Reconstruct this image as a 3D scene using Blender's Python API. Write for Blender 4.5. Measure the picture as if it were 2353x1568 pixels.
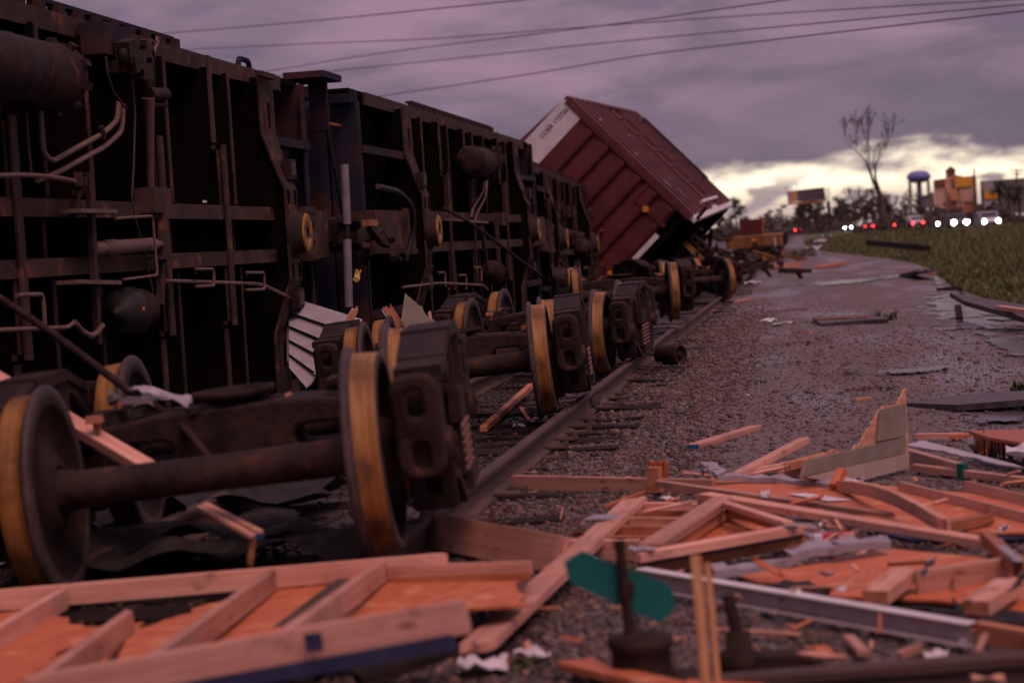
import bpy, bmesh, math, random
import numpy as np
from mathutils import Vector, Matrix, noise as mnoise

R = math.radians
random.seed(11)
for o in list(bpy.data.objects):
    bpy.data.objects.remove(o, do_unlink=True)
scene = bpy.context.scene
col = scene.collection

# ------------------------------------------------------------------ camera
CAM = Vector((0.0, 0.0, 1.55))
PW, PH, FPX = 2352.0, 1568.0, 4573.0            # measuring grid of the photograph
ROLL = R(3.5)
_dx, _dy = 1850 - 1176, 523 - 784                # where the rails run to
_u, _v = _dx * math.cos(ROLL) - _dy * math.sin(ROLL), _dx * math.sin(ROLL) + _dy * math.cos(ROLL)
PITCH = math.atan(-_v / FPX)
YAW = math.atan(_u / FPX * math.cos(PITCH))
fwd_h = Vector((-math.sin(YAW), math.cos(YAW), 0))
CR0 = Vector((math.cos(YAW), math.sin(YAW), 0))
CF = fwd_h * math.cos(PITCH) - Vector((0, 0, 1)) * math.sin(PITCH)
CU0 = fwd_h * math.sin(PITCH) + Vector((0, 0, 1)) * math.cos(PITCH)
CR = CR0 * math.cos(ROLL) - CU0 * math.sin(ROLL)
CU = CU0 * math.cos(ROLL) + CR0 * math.sin(ROLL)
cam_d = bpy.data.cameras.new('camera')
cam = bpy.data.objects.new('camera', cam_d)
col.objects.link(cam)
scene.camera = cam
cam.matrix_world = Matrix((CR, CU, -CF)).transposed().to_4x4()
cam.location = CAM
cam_d.sensor_width = 36.0
cam_d.lens = FPX / PW * 36.0
cam_d.clip_start = 0.1
cam_d.clip_end = 6000
cam_d.dof.use_dof = True
cam_d.dof.focus_distance = 18.0
cam_d.dof.aperture_fstop = 2.0

# ------------------------------------------------------------------ sky, light, exposure
SUN_EL, SUN_AZ = R(58), R(142)       # azimuth clockwise from +Y; the glow behind the photographer
world = bpy.data.worlds.new('World')
scene.world = world
world.use_nodes = True
wn, wl = world.node_tree.nodes, world.node_tree.links
wn.clear()


def N(nodes, t, **kw):
    n = nodes.new(t)
    for k, v in kw.items():
        setattr(n, k, v)
    return n


def math_node(nodes, links, op, a, b=None, clamp=False):
    n = nodes.new('ShaderNodeMath')
    n.operation = op
    n.use_clamp = clamp
    for i, v in enumerate((a, b)):
        if v is None:
            continue
        if isinstance(v, (int, float)):
            n.inputs[i].default_value = v
        else:
            links.new(v, n.inputs[i])
    return n.outputs[0]


def map_range(nodes, links, v, a, b, c, d, smooth=True):
    n = nodes.new('ShaderNodeMapRange')
    n.interpolation_type = 'SMOOTHSTEP' if smooth else 'LINEAR'
    n.inputs['From Min'].default_value = a
    n.inputs['From Max'].default_value = b
    n.inputs['To Min'].default_value = c
    n.inputs['To Max'].default_value = d
    links.new(v, n.inputs['Value'])
    return n.outputs['Result']


def mixc(nodes, links, fac, a, b, mode='MIX'):
    n = nodes.new('ShaderNodeMix')
    n.data_type = 'RGBA'
    n.blend_type = mode
    for sock, v in ((n.inputs[0], fac), (n.inputs[6], a), (n.inputs[7], b)):
        if isinstance(v, (int, float)):
            sock.default_value = v
        elif isinstance(v, (tuple, list)):
            sock.default_value = (v[0], v[1], v[2], 1)
        else:
            links.new(v, sock)
    return n.outputs[2]


def build_world():
    tc = N(wn, 'ShaderNodeTexCoord')
    sep = N(wn, 'ShaderNodeSeparateXYZ')
    wl.new(tc.outputs['Generated'], sep.inputs[0])
    x, y, z = sep.outputs
    M = lambda op, a, b=None, c=False: math_node(wn, wl, op, a, b, c)
    el = M('ARCSINE', z)
    az = M('ARCTAN2', x, y)
    # cloud field, flattened towards the horizon
    comb = N(wn, 'ShaderNodeCombineXYZ')
    wl.new(M('MULTIPLY', az, 8.5), comb.inputs[0])
    wl.new(M('MULTIPLY', el, 30.0), comb.inputs[1])
    n1 = N(wn, 'ShaderNodeTexNoise')
    n1.inputs['Scale'].default_value = 1.0
    n1.inputs['Detail'].default_value = 7
    n1.inputs['Roughness'].default_value = 0.52
    n1.inputs['Distortion'].default_value = 0.35
    wl.new(comb.outputs[0], n1.inputs['Vector'])
    comb2 = N(wn, 'ShaderNodeCombineXYZ')
    wl.new(M('MULTIPLY', az, 26), comb2.inputs[0])
    wl.new(M('MULTIPLY', el, 62), comb2.inputs[1])
    comb2.inputs[2].default_value = 3.1
    n2 = N(wn, 'ShaderNodeTexNoise')
    n2.inputs['Scale'].default_value = 1.0
    n2.inputs['Detail'].default_value = 6
    n2.inputs['Roughness'].default_value = 0.5
    wl.new(comb2.outputs[0], n2.inputs['Vector'])
    # overcast deck: mauve, brighter towards the zenith as overcast skies are
    shade = map_range(wn, wl, n1.outputs['Fac'], 0.34, 0.66, 0, 1)
    deck = mixc(wn, wl, shade, (0.165, 0.128, 0.182), (0.345, 0.220, 0.305))
    # the deck thickens and greys towards its lower edge over the bright break
    low = map_range(wn, wl, el, 0.035, 0.10, 1, 0)
    side = map_range(wn, wl, az, -0.16, 0.02, 0, 1)
    lowside = M('MULTIPLY', low, side)
    deck = mixc(wn, wl, M('MULTIPLY', lowside, 0.62), deck, (0.160, 0.134, 0.168))
    zen = map_range(wn, wl, z, 0.1, 1.0, 1.0, 1.7, False)
    zmul = N(wn, 'ShaderNodeVectorMath', operation='SCALE')
    wl.new(deck, zmul.inputs[0])
    wl.new(zen, zmul.inputs['Scale'])
    # clear air in the break, seen under the deck
    sky = N(wn, 'ShaderNodeTexSky', sky_type='NISHITA')
    sky.sun_disc = False
    sky.sun_elevation = SUN_EL
    sky.sun_rotation = SUN_AZ
    sky.dust_density = 4.0
    bw = N(wn, 'ShaderNodeRGBToBW')
    wl.new(sky.outputs[0], bw.inputs[0])
    cs = N(wn, 'ShaderNodeVectorMath', operation='SCALE')
    cs.inputs[0].default_value = (1.75, 1.48, 1.08)
    wl.new(bw.outputs[0], cs.inputs['Scale'])
    clear0 = cs.outputs[0]
    # edge height of the deck wanders with the noise
    edge = M('ADD', 0.0325, M('MULTIPLY', M('SUBTRACT', n2.outputs['Fac'], 0.5), 0.040))
    edge = M('ADD', edge, M('MULTIPLY', M('SUBTRACT', n1.outputs['Fac'], 0.5), 0.012))
    gap = map_range(wn, wl, M('SUBTRACT', edge, el), -0.0050, 0.0110, 0, 1)
    gap = M('MULTIPLY', gap, map_range(wn, wl, az, -0.13, -0.065, 0, 1))
    gap = M('MULTIPLY', gap, map_range(wn, wl, az, 0.9, 1.6, 1, 0))
    # lower haze and small clouds inside the break
    haze = map_range(wn, wl, el, 0.006, 0.024, 0.9, 0.0)
    low_cl = map_range(wn, wl, n2.outputs['Fac'], 0.51, 0.60, 0, 1)
    low_cl = M('MULTIPLY', low_cl, map_range(wn, wl, el, 0.018, 0.030, 0.95, 0.25))
    cl = mixc(wn, wl, haze, clear0, (0.60, 0.45, 0.40))
    cl = mixc(wn, wl, low_cl, cl, (0.38, 0.28, 0.30))
    final = mixc(wn, wl, gap, zmul.outputs[0], cl)
    bg = N(wn, 'ShaderNodeBackground')
    wl.new(final, bg.inputs[0])
    bg.inputs['Strength'].default_value = 1.0
    out = N(wn, 'ShaderNodeOutputWorld')
    wl.new(bg.outputs[0], out.inputs[0])


build_world()

sun_d = bpy.data.lights.new('sun', 'SUN')
sun_d.energy = 1.5
sun_d.angle = R(32)
sun_d.color = (1.0, 0.56, 0.46)
sun = bpy.data.objects.new('sun', sun_d)
col.objects.link(sun)
sd = Vector((math.sin(SUN_AZ) * math.cos(SUN_EL), math.cos(SUN_AZ) * math.cos(SUN_EL), math.sin(SUN_EL)))
sun.rotation_euler = sd.to_track_quat('Z', 'Y').to_euler()
sun.location = (6, -20, 12)

scene.view_settings.view_transform = 'Standard'
scene.view_settings.look = 'None'
scene.view_settings.gamma = 1.0
scene.view_settings.exposure = 0.0
scene.view_settings.use_curve_mapping = False
scene.render.engine = 'CYCLES'
scene.cycles.max_bounces = 5
scene.cycles.diffuse_bounces = 1
scene.cycles.glossy_bounces = 2
scene.cycles.use_denoising = True
scene.cycles.sample_clamp_indirect = 4.0

# ------------------------------------------------------------------ pixel -> place
def ray(px, py):
    return CF + CR * ((px - 1176) / FPX) - CU * ((py - 784) / FPX)


def P(px, py, d):                 # a point at distance d along the view axis
    return CAM + ray(px, py) * d


def G(px, py, z=0.0):             # where that sight line meets height z
    r = ray(px, py)
    return CAM + r * ((z - CAM.z) / r.z)


def PX(px, py, X):                # where it meets the plane x = X
    r = ray(px, py)
    return CAM + r * ((X - CAM.x) / r.x)


# ------------------------------------------------------------------ materials
MATS = {}


def mat(name, c1, c2=None, rough=0.7, rough2=None, scale=6.0, stretch=(1, 1, 1), metal=0.0, bump=0.0, bscale=None,
        detail=5, lo=0.35, hi=0.65, spec=0.35, c3=None, c3_scale=1.5, c3_lo=0.55, c3_hi=0.7, coord='Object'):
    m = bpy.data.materials.new(name)
    m.use_nodes = True
    nd, lk = m.node_tree.nodes, m.node_tree.links
    b = nd['Principled BSDF']
    b.inputs['Metallic'].default_value = metal
    b.inputs['Specular IOR Level'].default_value = spec
    tc = N(nd, 'ShaderNodeTexCoord')
    mp = N(nd, 'ShaderNodeMapping')
    mp.inputs['Scale'].default_value = stretch
    lk.new(tc.outputs[coord], mp.inputs[0])
    nz = N(nd, 'ShaderNodeTexNoise')
    nz.inputs['Scale'].default_value = scale
    nz.inputs['Detail'].default_value = detail
    nz.inputs['Roughness'].default_value = 0.6
    lk.new(mp.outputs[0], nz.inputs['Vector'])
    f = map_range(nd, lk, nz.outputs['Fac'], lo, hi, 0, 1)
    c = mixc(nd, lk, f, c1, c2 or c1)
    if c3:
        n3 = N(nd, 'ShaderNodeTexNoise')
        n3.inputs['Scale'].default_value = c3_scale
        n3.inputs['Detail'].default_value = 6
        lk.new(tc.outputs[coord], n3.inputs['Vector'])
        c = mixc(nd, lk, map_range(nd, lk, n3.outputs['Fac'], c3_lo, c3_hi, 0, 1), c, c3)
    lk.new(c, b.inputs['Base Color'])
    if rough2 is None:
        b.inputs['Roughness'].default_value = rough
    else:
        lk.new(map_range(nd, lk, nz.outputs['Fac'], lo, hi, rough, rough2), b.inputs['Roughness'])
    if bump:
        bn = N(nd, 'ShaderNodeTexNoise')
        bn.inputs['Scale'].default_value = bscale or scale * 4
        bn.inputs['Detail'].default_value = 4
        lk.new(mp.outputs[0], bn.inputs['Vector'])
        bp = N(nd, 'ShaderNodeBump')
        bp.inputs['Strength'].default_value = bump
        bp.inputs['Distance'].default_value = 0.02
        lk.new(bn.outputs['Fac'], bp.inputs['Height'])
        lk.new(bp.outputs[0], b.inputs['Normal'])
    MATS[name] = m
    return m


def wood_mat(name, c1, c2, knot):
    m = bpy.data.materials.new(name)
    m.use_nodes = True
    nd, lk = m.node_tree.nodes, m.node_tree.links
    b = nd['Principled BSDF']
    b.inputs['Roughness'].default_value = 0.62
    b.inputs['Specular IOR Level'].default_value = 0.3
    tc = N(nd, 'ShaderNodeTexCoord')
    oi = N(nd, 'ShaderNodeObjectInfo')
    add = N(nd, 'ShaderNodeVectorMath', operation='ADD')
    sc = N(nd, 'ShaderNodeVectorMath', operation='SCALE')
    sc.inputs[0].default_value = (37, 11, 23)
    lk.new(oi.outputs['Random'], sc.inputs['Scale'])
    lk.new(tc.outputs['Object'], add.inputs[0])
    lk.new(sc.outputs[0], add.inputs[1])
    mp = N(nd, 'ShaderNodeMapping')
    mp.inputs['Scale'].default_value = (1.2, 42, 42)
    lk.new(add.outputs[0], mp.inputs[0])
    nz = N(nd, 'ShaderNodeTexNoise')
    nz.inputs['Scale'].default_value = 1.0
    nz.inputs['Detail'].default_value = 4
    nz.inputs['Distortion'].default_value = 0.6
    lk.new(mp.outputs[0], nz.inputs['Vector'])
    c = mixc(nd, lk, map_range(nd, lk, nz.outputs['Fac'], 0.36, 0.66, 0, 1), c1, c2)
    # broad board-to-board and along-board tone
    n2 = N(nd, 'ShaderNodeTexNoise')
    n2.inputs['Scale'].default_value = 2.2
    n2.inputs['Detail'].default_value = 3
    lk.new(add.outputs[0], n2.inputs['Vector'])
    c = mixc(nd, lk, map_range(nd, lk, n2.outputs['Fac'], 0.4, 0.7, 0, 0.45), c, tuple(v * 0.62 for v in c2))
    hs = N(nd, 'ShaderNodeHueSaturation')
    lk.new(c, hs.inputs['Color'])
    lk.new(map_range(nd, lk, oi.outputs['Random'], 0, 1, 0.66, 1.14, False), hs.inputs['Value'])
    # knots
    vo = N(nd, 'ShaderNodeTexVoronoi')
    vo.inputs['Scale'].default_value = 1.0
    mp2 = N(nd, 'ShaderNodeMapping')
    mp2.inputs['Scale'].default_value = (4.2, 11, 11)
    lk.new(add.outputs[0], mp2.inputs[0])
    lk.new(mp2.outputs[0], vo.inputs['Vector'])
    k = map_range(nd, lk, vo.outputs['Distance'], 0.06, 0.17, 1, 0)
    c = mixc(nd, lk, math_node(nd, lk, 'MULTIPLY', k, 0.75), hs.outputs[0], knot)
    n5 = N(nd, 'ShaderNodeTexNoise')
    n5.inputs['Scale'].default_value = 4.5
    n5.inputs['Detail'].default_value = 8
    n5.inputs['Roughness'].default_value = 0.7
    lk.new(add.outputs[0], n5.inputs['Vector'])
    c = mixc(nd, lk, map_range(nd, lk, n5.outputs['Fac'], 0.54, 0.70, 0, 0.65), c, tuple(v * 0.30 for v in c2))
    lk.new(c, b.inputs['Base Color'])
    bp = N(nd, 'ShaderNodeBump')
    bp.inputs['Strength'].default_value = 0.25
    bp.inputs['Distance'].default_value = 0.004
    lk.new(nz.outputs['Fac'], bp.inputs['Height'])
    lk.new(bp.outputs[0], b.inputs['Normal'])
    MATS[name] = m
    return m


def emit(name, c, s):
    m = bpy.data.materials.new(name)
    m.use_nodes = True
    b = m.node_tree.nodes['Principled BSDF']
    b.inputs['Base Color'].default_value = (c[0], c[1], c[2], 1)
    b.inputs['Emission Color'].default_value = (c[0], c[1], c[2], 1)
    b.inputs['Emission Strength'].default_value = s
    MATS[name] = m
    return m


wood_mat('pine', (0.76, 0.42, 0.325), (0.64, 0.31, 0.225), (0.20, 0.07, 0.035))
wood_mat('pine_dark', (0.58, 0.25, 0.14), (0.44, 0.165, 0.08), (0.12, 0.045, 0.025))
mat('osb', (0.64, 0.205, 0.092), (0.49, 0.13, 0.055), scale=1.6, stretch=(3, 16, 16), rough=0.6, bump=0.25, bscale=3,
    c3=(0.72, 0.33, 0.16), c3_scale=5)
mat('splinter', (0.80, 0.45, 0.32), (0.55, 0.26, 0.17), scale=9, stretch=(3, 3, 10), rough=0.8, bump=0.6)
mat('underframe', (0.038, 0.024, 0.021), (0.088, 0.053, 0.044), scale=3.0, rough=0.65, rough2=0.9, spec=0.15, bump=0.15, bscale=40,
    c3=(0.17, 0.070, 0.036), c3_scale=5.0, c3_lo=0.57, c3_hi=0.70)
mat('recess_shade', (0.006, 0.0045, 0.0045), (0.012, 0.007, 0.006), scale=4, rough=0.95, spec=0.03)  # floor and slot colour near black, recess shade painted in
mat('web_shade', (0.006, 0.0045, 0.004), (0.011, 0.0075, 0.0065), scale=4, rough=0.95, spec=0.03)  # underframe steel with the shade between flanges put into its colour
mat('car_blue', (0.020, 0.022, 0.038), (0.036, 0.027, 0.036), scale=1.6, rough=0.7, rough2=0.9, spec=0.12, bump=0.15, bscale=30,
    c3=(0.075, 0.034, 0.028), c3_scale=1.6, c3_lo=0.5, c3_hi=0.66)
mat('cast_steel', (0.017, 0.0112, 0.010), (0.047, 0.030, 0.026), scale=5, rough=0.6, rough2=0.9, spec=0.18, bump=0.35, bscale=28,
    c3=(0.095, 0.044, 0.028), c3_scale=6, c3_lo=0.6, c3_hi=0.75)
mat('wheel_face', (0.016, 0.0105, 0.0095), (0.040, 0.025, 0.022), scale=4, rough=0.65, rough2=0.9, spec=0.15, bump=0.2, bscale=30)
mat('wheel_rim', (0.045, 0.033, 0.031), (0.090, 0.066, 0.061), scale=7, rough=0.5, rough2=0.8, spec=0.25)
mat('wheel_tread', (0.34, 0.165, 0.040), (0.22, 0.095, 0.026), scale=5, stretch=(8.0, 0.5, 0.5), rough=0.42, rough2=0.65, metal=0.0,
    spec=0.35, c3=(0.085, 0.042, 0.022), c3_scale=4.0, c3_lo=0.46, c3_hi=0.72)
mat('yellow_grease', (0.42, 0.22, 0.025), (0.24, 0.105, 0.018), scale=14, rough=0.5, c3=(0.07, 0.04, 0.03), c3_scale=12, c3_lo=0.55, c3_hi=0.62)
mat('spring_steel', (0.13, 0.07, 0.05), (0.19, 0.10, 0.07), scale=10, rough=0.7)
mat('rail_steel', (0.070, 0.047, 0.040), (0.125, 0.082, 0.070), scale=3, stretch=(4, 0.6, 4), rough=0.6, rough2=0.85, spec=0.2, bump=0.1)
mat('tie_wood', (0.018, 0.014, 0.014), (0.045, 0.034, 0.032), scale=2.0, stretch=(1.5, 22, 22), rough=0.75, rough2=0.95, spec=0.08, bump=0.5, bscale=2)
mat('red_paint', (0.080, 0.0145, 0.014), (0.115, 0.024, 0.021), scale=2.0, rough=0.55, rough2=0.75, bump=0.05, c3=(0.085, 0.02, 0.018), c3_scale=1.2)
mat('red_side', (0.090, 0.025, 0.025), (0.135, 0.043, 0.042), scale=3.0, rough=0.5, rough2=0.7, c3=(0.13, 0.035, 0.033), c3_scale=1.2)
mat('white_paint', (0.74, 0.72, 0.74), (0.64, 0.60, 0.62), scale=4, rough=0.6, c3=(0.45, 0.36, 0.35), c3_scale=2, c3_lo=0.62, c3_hi=0.8)
mat('black_print', (0.03, 0.03, 0.035), rough=0.7)
mat('white_print', (0.72, 0.70, 0.72), rough=0.7)
mat('blue_print', (0.16, 0.19, 0.27), (0.4, 0.38, 0.42), scale=8, rough=0.7)
mat('orange_reflector', (0.75, 0.26, 0.03), rough=0.4)
mat('white_siding', (0.50, 0.47, 0.53), (0.40, 0.375, 0.43), scale=3, stretch=(1, 9, 9), rough=0.45)
mat('lavender_metal', (0.40, 0.37, 0.41), (0.30, 0.275, 0.31), scale=5, rough=0.4, metal=0.2)
mat('grey_siding', (0.215, 0.195, 0.155), (0.27, 0.245, 0.195), scale=6, stretch=(1, 1, 20), rough=0.65, bump=0.1)
mat('tan_siding', (0.42, 0.33, 0.28), (0.48, 0.38, 0.32), scale=5, rough=0.7)
mat('navy_wrap', (0.022, 0.027, 0.068), (0.04, 0.045, 0.10), scale=8, rough=0.45)
mat('tar_paper', (0.012, 0.011, 0.012), (0.03, 0.026, 0.026), scale=12, rough=0.75)
mat('dark_roofing', (0.055, 0.048, 0.056), (0.11, 0.092, 0.10), scale=7, rough=0.35, rough2=0.7)
mat('teal_sign', (0.004, 0.115, 0.105), (0.006, 0.145, 0.13), scale=2, rough=0.45)
mat('dark_iron', (0.022, 0.014, 0.0125), (0.048, 0.027, 0.022), scale=9, rough=0.75, spec=0.15, bump=0.3)
mat('yellow_rust', (0.66, 0.36, 0.17), (0.42, 0.17, 0.08), scale=4, stretch=(0.8, 6, 6), rough=0.55)
mat('blue_end', (0.01, 0.12, 0.27), rough=0.6)
mat('green_end', (0.0, 0.11, 0.075), rough=0.6)
mat('galvanised', (0.58, 0.50, 0.50), (0.46, 0.39, 0.40), scale=10, rough=0.4, metal=0.3)
mat('paper', (0.74, 0.70, 0.76), (0.6, 0.56, 0.62), scale=12, rough=0.8)
mat('red_packet', (0.62, 0.03, 0.05), (0.75, 0.55, 0.55), scale=14, rough=0.5, lo=0.5, hi=0.58)
mat('yellow_plastic', (0.55, 0.38, 0.12), rough=0.5)
mat('black_rubber', (0.015, 0.014, 0.014), rough=0.6)
mat('hose', (0.045, 0.034, 0.028), rough=0.7)
mat('pipe', (0.13, 0.078, 0.066), (0.18, 0.11, 0.09), scale=8, rough=0.6)
mat('galv_pole', (0.24, 0.22, 0.26), (0.19, 0.175, 0.21), scale=5, rough=0.5)
mat('flatcar_yellow', (0.26, 0.115, 0.026), (0.14, 0.058, 0.02), scale=2, rough=0.6, c3=(0.2, 0.08, 0.03), c3_scale=1.4)
mat('stucco', (0.52, 0.24, 0.14), (0.60, 0.30, 0.19), scale=0.4, rough=0.9)
mat('stucco_light', (0.56, 0.36, 0.27), (0.62, 0.42, 0.33), scale=0.4, rough=0.9)
mat('roof_tile', (0.22, 0.085, 0.06), rough=0.9)
mat('banner_yellow', (0.72, 0.38, 0.035), (0.62, 0.26, 0.03), scale=0.5, rough=0.7)
mat('dark_wall', (0.12, 0.105, 0.125), (0.16, 0.14, 0.16), scale=0.3, rough=0.8)
mat('tower_blue', (0.15, 0.17, 0.46), (0.20, 0.22, 0.54), scale=0.2, rough=0.5)
mat('tower_leg', (0.16, 0.16, 0.24), rough=0.6)
mat('glass_dark', (0.03, 0.035, 0.045), rough=0.15, spec=0.6)
mat('car_silver', (0.30, 0.30, 0.36), rough=0.35, metal=0.3)
mat('car_dark', (0.045, 0.045, 0.055), rough=0.35)
mat('car_white', (0.6, 0.58, 0.6), rough=0.4)
mat('tyre', (0.02, 0.02, 0.02), rough=0.8)
emit('headlight', (1.0, 0.97, 0.9), 90)
emit('taillight', (1.0, 0.02, 0.02), 30)
mat('bark', (0.075, 0.052, 0.045), (0.12, 0.085, 0.075), scale=3, rough=0.9)
mat('far_leaf', (0.045, 0.042, 0.034), (0.075, 0.060, 0.046), scale=1.0, rough=0.9)
mat('far_scrub', (0.085, 0.062, 0.056), (0.055, 0.048, 0.04), scale=0.4, rough=0.95)
mat('palm_leaf', (0.03, 0.045, 0.03), (0.05, 0.06, 0.035), scale=1.0, rough=0.8)
mat('cable', (0.26, 0.20, 0.26), rough=0.7)
mat('bb_yellow', (0.60, 0.26, 0.08), (0.26, 0.34, 0.40), scale=0.35, rough=0.7)
mat('bb_grey', (0.075, 0.06, 0.075), (0.12, 0.092, 0.105), scale=0.25, stretch=(1, 1, 3), rough=0.7)
mat('bb_trim', (0.34, 0.10, 0.045), rough=0.7)
mat('asphalt', (0.10, 0.085, 0.095), (0.15, 0.125, 0.135), scale=0.3, rough=0.3, rough2=0.55)
mat('pink_box', (0.46, 0.30, 0.26), (0.40, 0.25, 0.21), scale=6, rough=0.7)
mat('brown_top', (0.34, 0.10, 0.055), (0.42, 0.14, 0.075), scale=3, stretch=(1, 10, 10), rough=0.5)
mat('twig_green', (0.045, 0.06, 0.022), (0.08, 0.085, 0.03), scale=9, rough=0.8)
mat('leaf_litter', (0.10, 0.05, 0.025), (0.055, 0.05, 0.02), scale=15, rough=0.9)


def stone_mat(name, ramp, rough=0.65):
    m = bpy.data.materials.new(name)
    m.use_nodes = True
    nd, lk = m.node_tree.nodes, m.node_tree.links
    b = nd['Principled BSDF']
    b.inputs['Specular IOR Level'].default_value = 0.4
    ge = N(nd, 'ShaderNodeNewGeometry')
    cr = N(nd, 'ShaderNodeValToRGB')
    els = cr.color_ramp.elements
    els[0].position, els[0].color = 0.0, (*ramp[0], 1)
    els[1].position, els[1].color = 1.0, (*ramp[-1], 1)
    for i, c in enumerate(ramp[1:-1]):
        e = els.new((i + 1) / (len(ramp) - 1))
        e.color = (*c, 1)
    lk.new(ge.outputs['Random Per Island'], cr.inputs[0])
    lk.new(cr.outputs[0], b.inputs['Base Color'])
    lk.new(map_range(nd, lk, ge.outputs['Random Per Island'], 0, 1, rough - 0.25, rough + 0.2, False), b.inputs['Roughness'])
    MATS[name] = m


stone_mat('stones', [(0.05, 0.042, 0.042), (0.145, 0.118, 0.112), (0.09, 0.078, 0.08), (0.20, 0.155, 0.138), (0.07, 0.06, 0.06), (0.31, 0.215, 0.165), (0.12, 0.10, 0.099)])
stone_mat('ballast_stones', [(0.035, 0.027, 0.026), (0.11, 0.082, 0.075), (0.07, 0.055, 0.053), (0.17, 0.115, 0.095), (0.05, 0.04, 0.037), (0.30, 0.185, 0.14), (0.09, 0.07, 0.065)])
stone_mat('shaded_stones', [(0.018, 0.014, 0.013), (0.05, 0.037, 0.033), (0.03, 0.023, 0.022), (0.075, 0.05, 0.042), (0.022, 0.017, 0.016), (0.11, 0.07, 0.052), (0.04, 0.03, 0.028)])  # ballast darkened in colour for the shade under the trucks
stone_mat('grass_blades', [(0.065, 0.115, 0.036), (0.12, 0.15, 0.05), (0.085, 0.14, 0.042), (0.20, 0.16, 0.07), (0.06, 0.11, 0.038), (0.22, 0.15, 0.08), (0.10, 0.09, 0.045)], 0.8)


def ground_mat():
    m = bpy.data.materials.new('gravel_ground')
    m.use_nodes = True
    nd, lk = m.node_tree.nodes, m.node_tree.links
    b = nd['Principled BSDF']
    b.inputs['Specular IOR Level'].default_value = 0.45
    tc = N(nd, 'ShaderNodeTexCoord')
    vo = N(nd, 'ShaderNodeTexVoronoi')
    vo.inputs['Scale'].default_value = 26
    lk.new(tc.outputs['Object'], vo.inputs['Vector'])
    sepc = N(nd, 'ShaderNodeSeparateColor')
    lk.new(vo.outputs['Color'], sepc.inputs[0])
    nz = N(nd, 'ShaderNodeTexNoise')
    nz.inputs['Scale'].default_value = 0.45
    nz.inputs['Detail'].default_value = 8
    nz.inputs['Roughness'].default_value = 0.65
    lk.new(tc.outputs['Object'], nz.inputs['Vector'])
    c = mixc(nd, lk, sepc.outputs[0], (0.100, 0.084, 0.083), (0.195, 0.160, 0.157))
    c = mixc(nd, lk, map_range(nd, lk, nz.outputs['Fac'], 0.42, 0.62, 0, 0.75), c, (0.140, 0.117, 0.118))
    # patches of dark wet soil
    n3 = N(nd, 'ShaderNodeTexNoise')
    n3.inputs['Scale'].default_value = 1.7
    n3.inputs['Detail'].default_value = 5
    lk.new(tc.outputs['Object'], n3.inputs['Vector'])
    c = mixc(nd, lk, map_range(nd, lk, n3.outputs['Fac'], 0.56, 0.72, 0, 0.5), c, (0.12, 0.088, 0.085))
    sx = N(nd, 'ShaderNodeSeparateXYZ')
    lk.new(tc.outputs['Object'], sx.inputs[0])
    bed_shade = map_range(nd, lk, math_node(nd, lk, 'ADD', sx.outputs[0], math_node(nd, lk, 'MULTIPLY', n3.outputs['Fac'], 0.8)), -1.75, -1.1, 1, 0)
    c = mixc(nd, lk, math_node(nd, lk, 'MULTIPLY', bed_shade, 0.85), c, (0.030, 0.022, 0.021))  # ground left of the near rail painted darker to stand for shade
    lk.new(c, b.inputs['Base Color'])
    # damp sheen in long streaks along the wheel tracks
    mp = N(nd, 'ShaderNodeMapping')
    mp.inputs['Scale'].default_value = (0.7, 0.16, 1)
    mp.inputs['Rotation'].default_value = (0, 0, R(-6))
    lk.new(tc.outputs['Object'], mp.inputs[0])
    n4 = N(nd, 'ShaderNodeTexNoise')
    n4.inputs['Scale'].default_value = 1.0
    n4.inputs['Detail'].default_value = 6
    lk.new(mp.outputs[0], n4.inputs['Vector'])
    lk.new(map_range(nd, lk, n4.outputs['Fac'], 0.44, 0.62, 0.80, 0.24), b.inputs['Roughness'])
    bp = N(nd, 'ShaderNodeBump')
    bp.inputs['Strength'].default_value = 0.7
    bp.inputs['Distance'].default_value = 0.012
    lk.new(vo.outputs['Distance'], bp.inputs['Height'])
    lk.new(bp.outputs[0], b.inputs['Normal'])
    MATS['gravel_ground'] = m


ground_mat()


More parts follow.
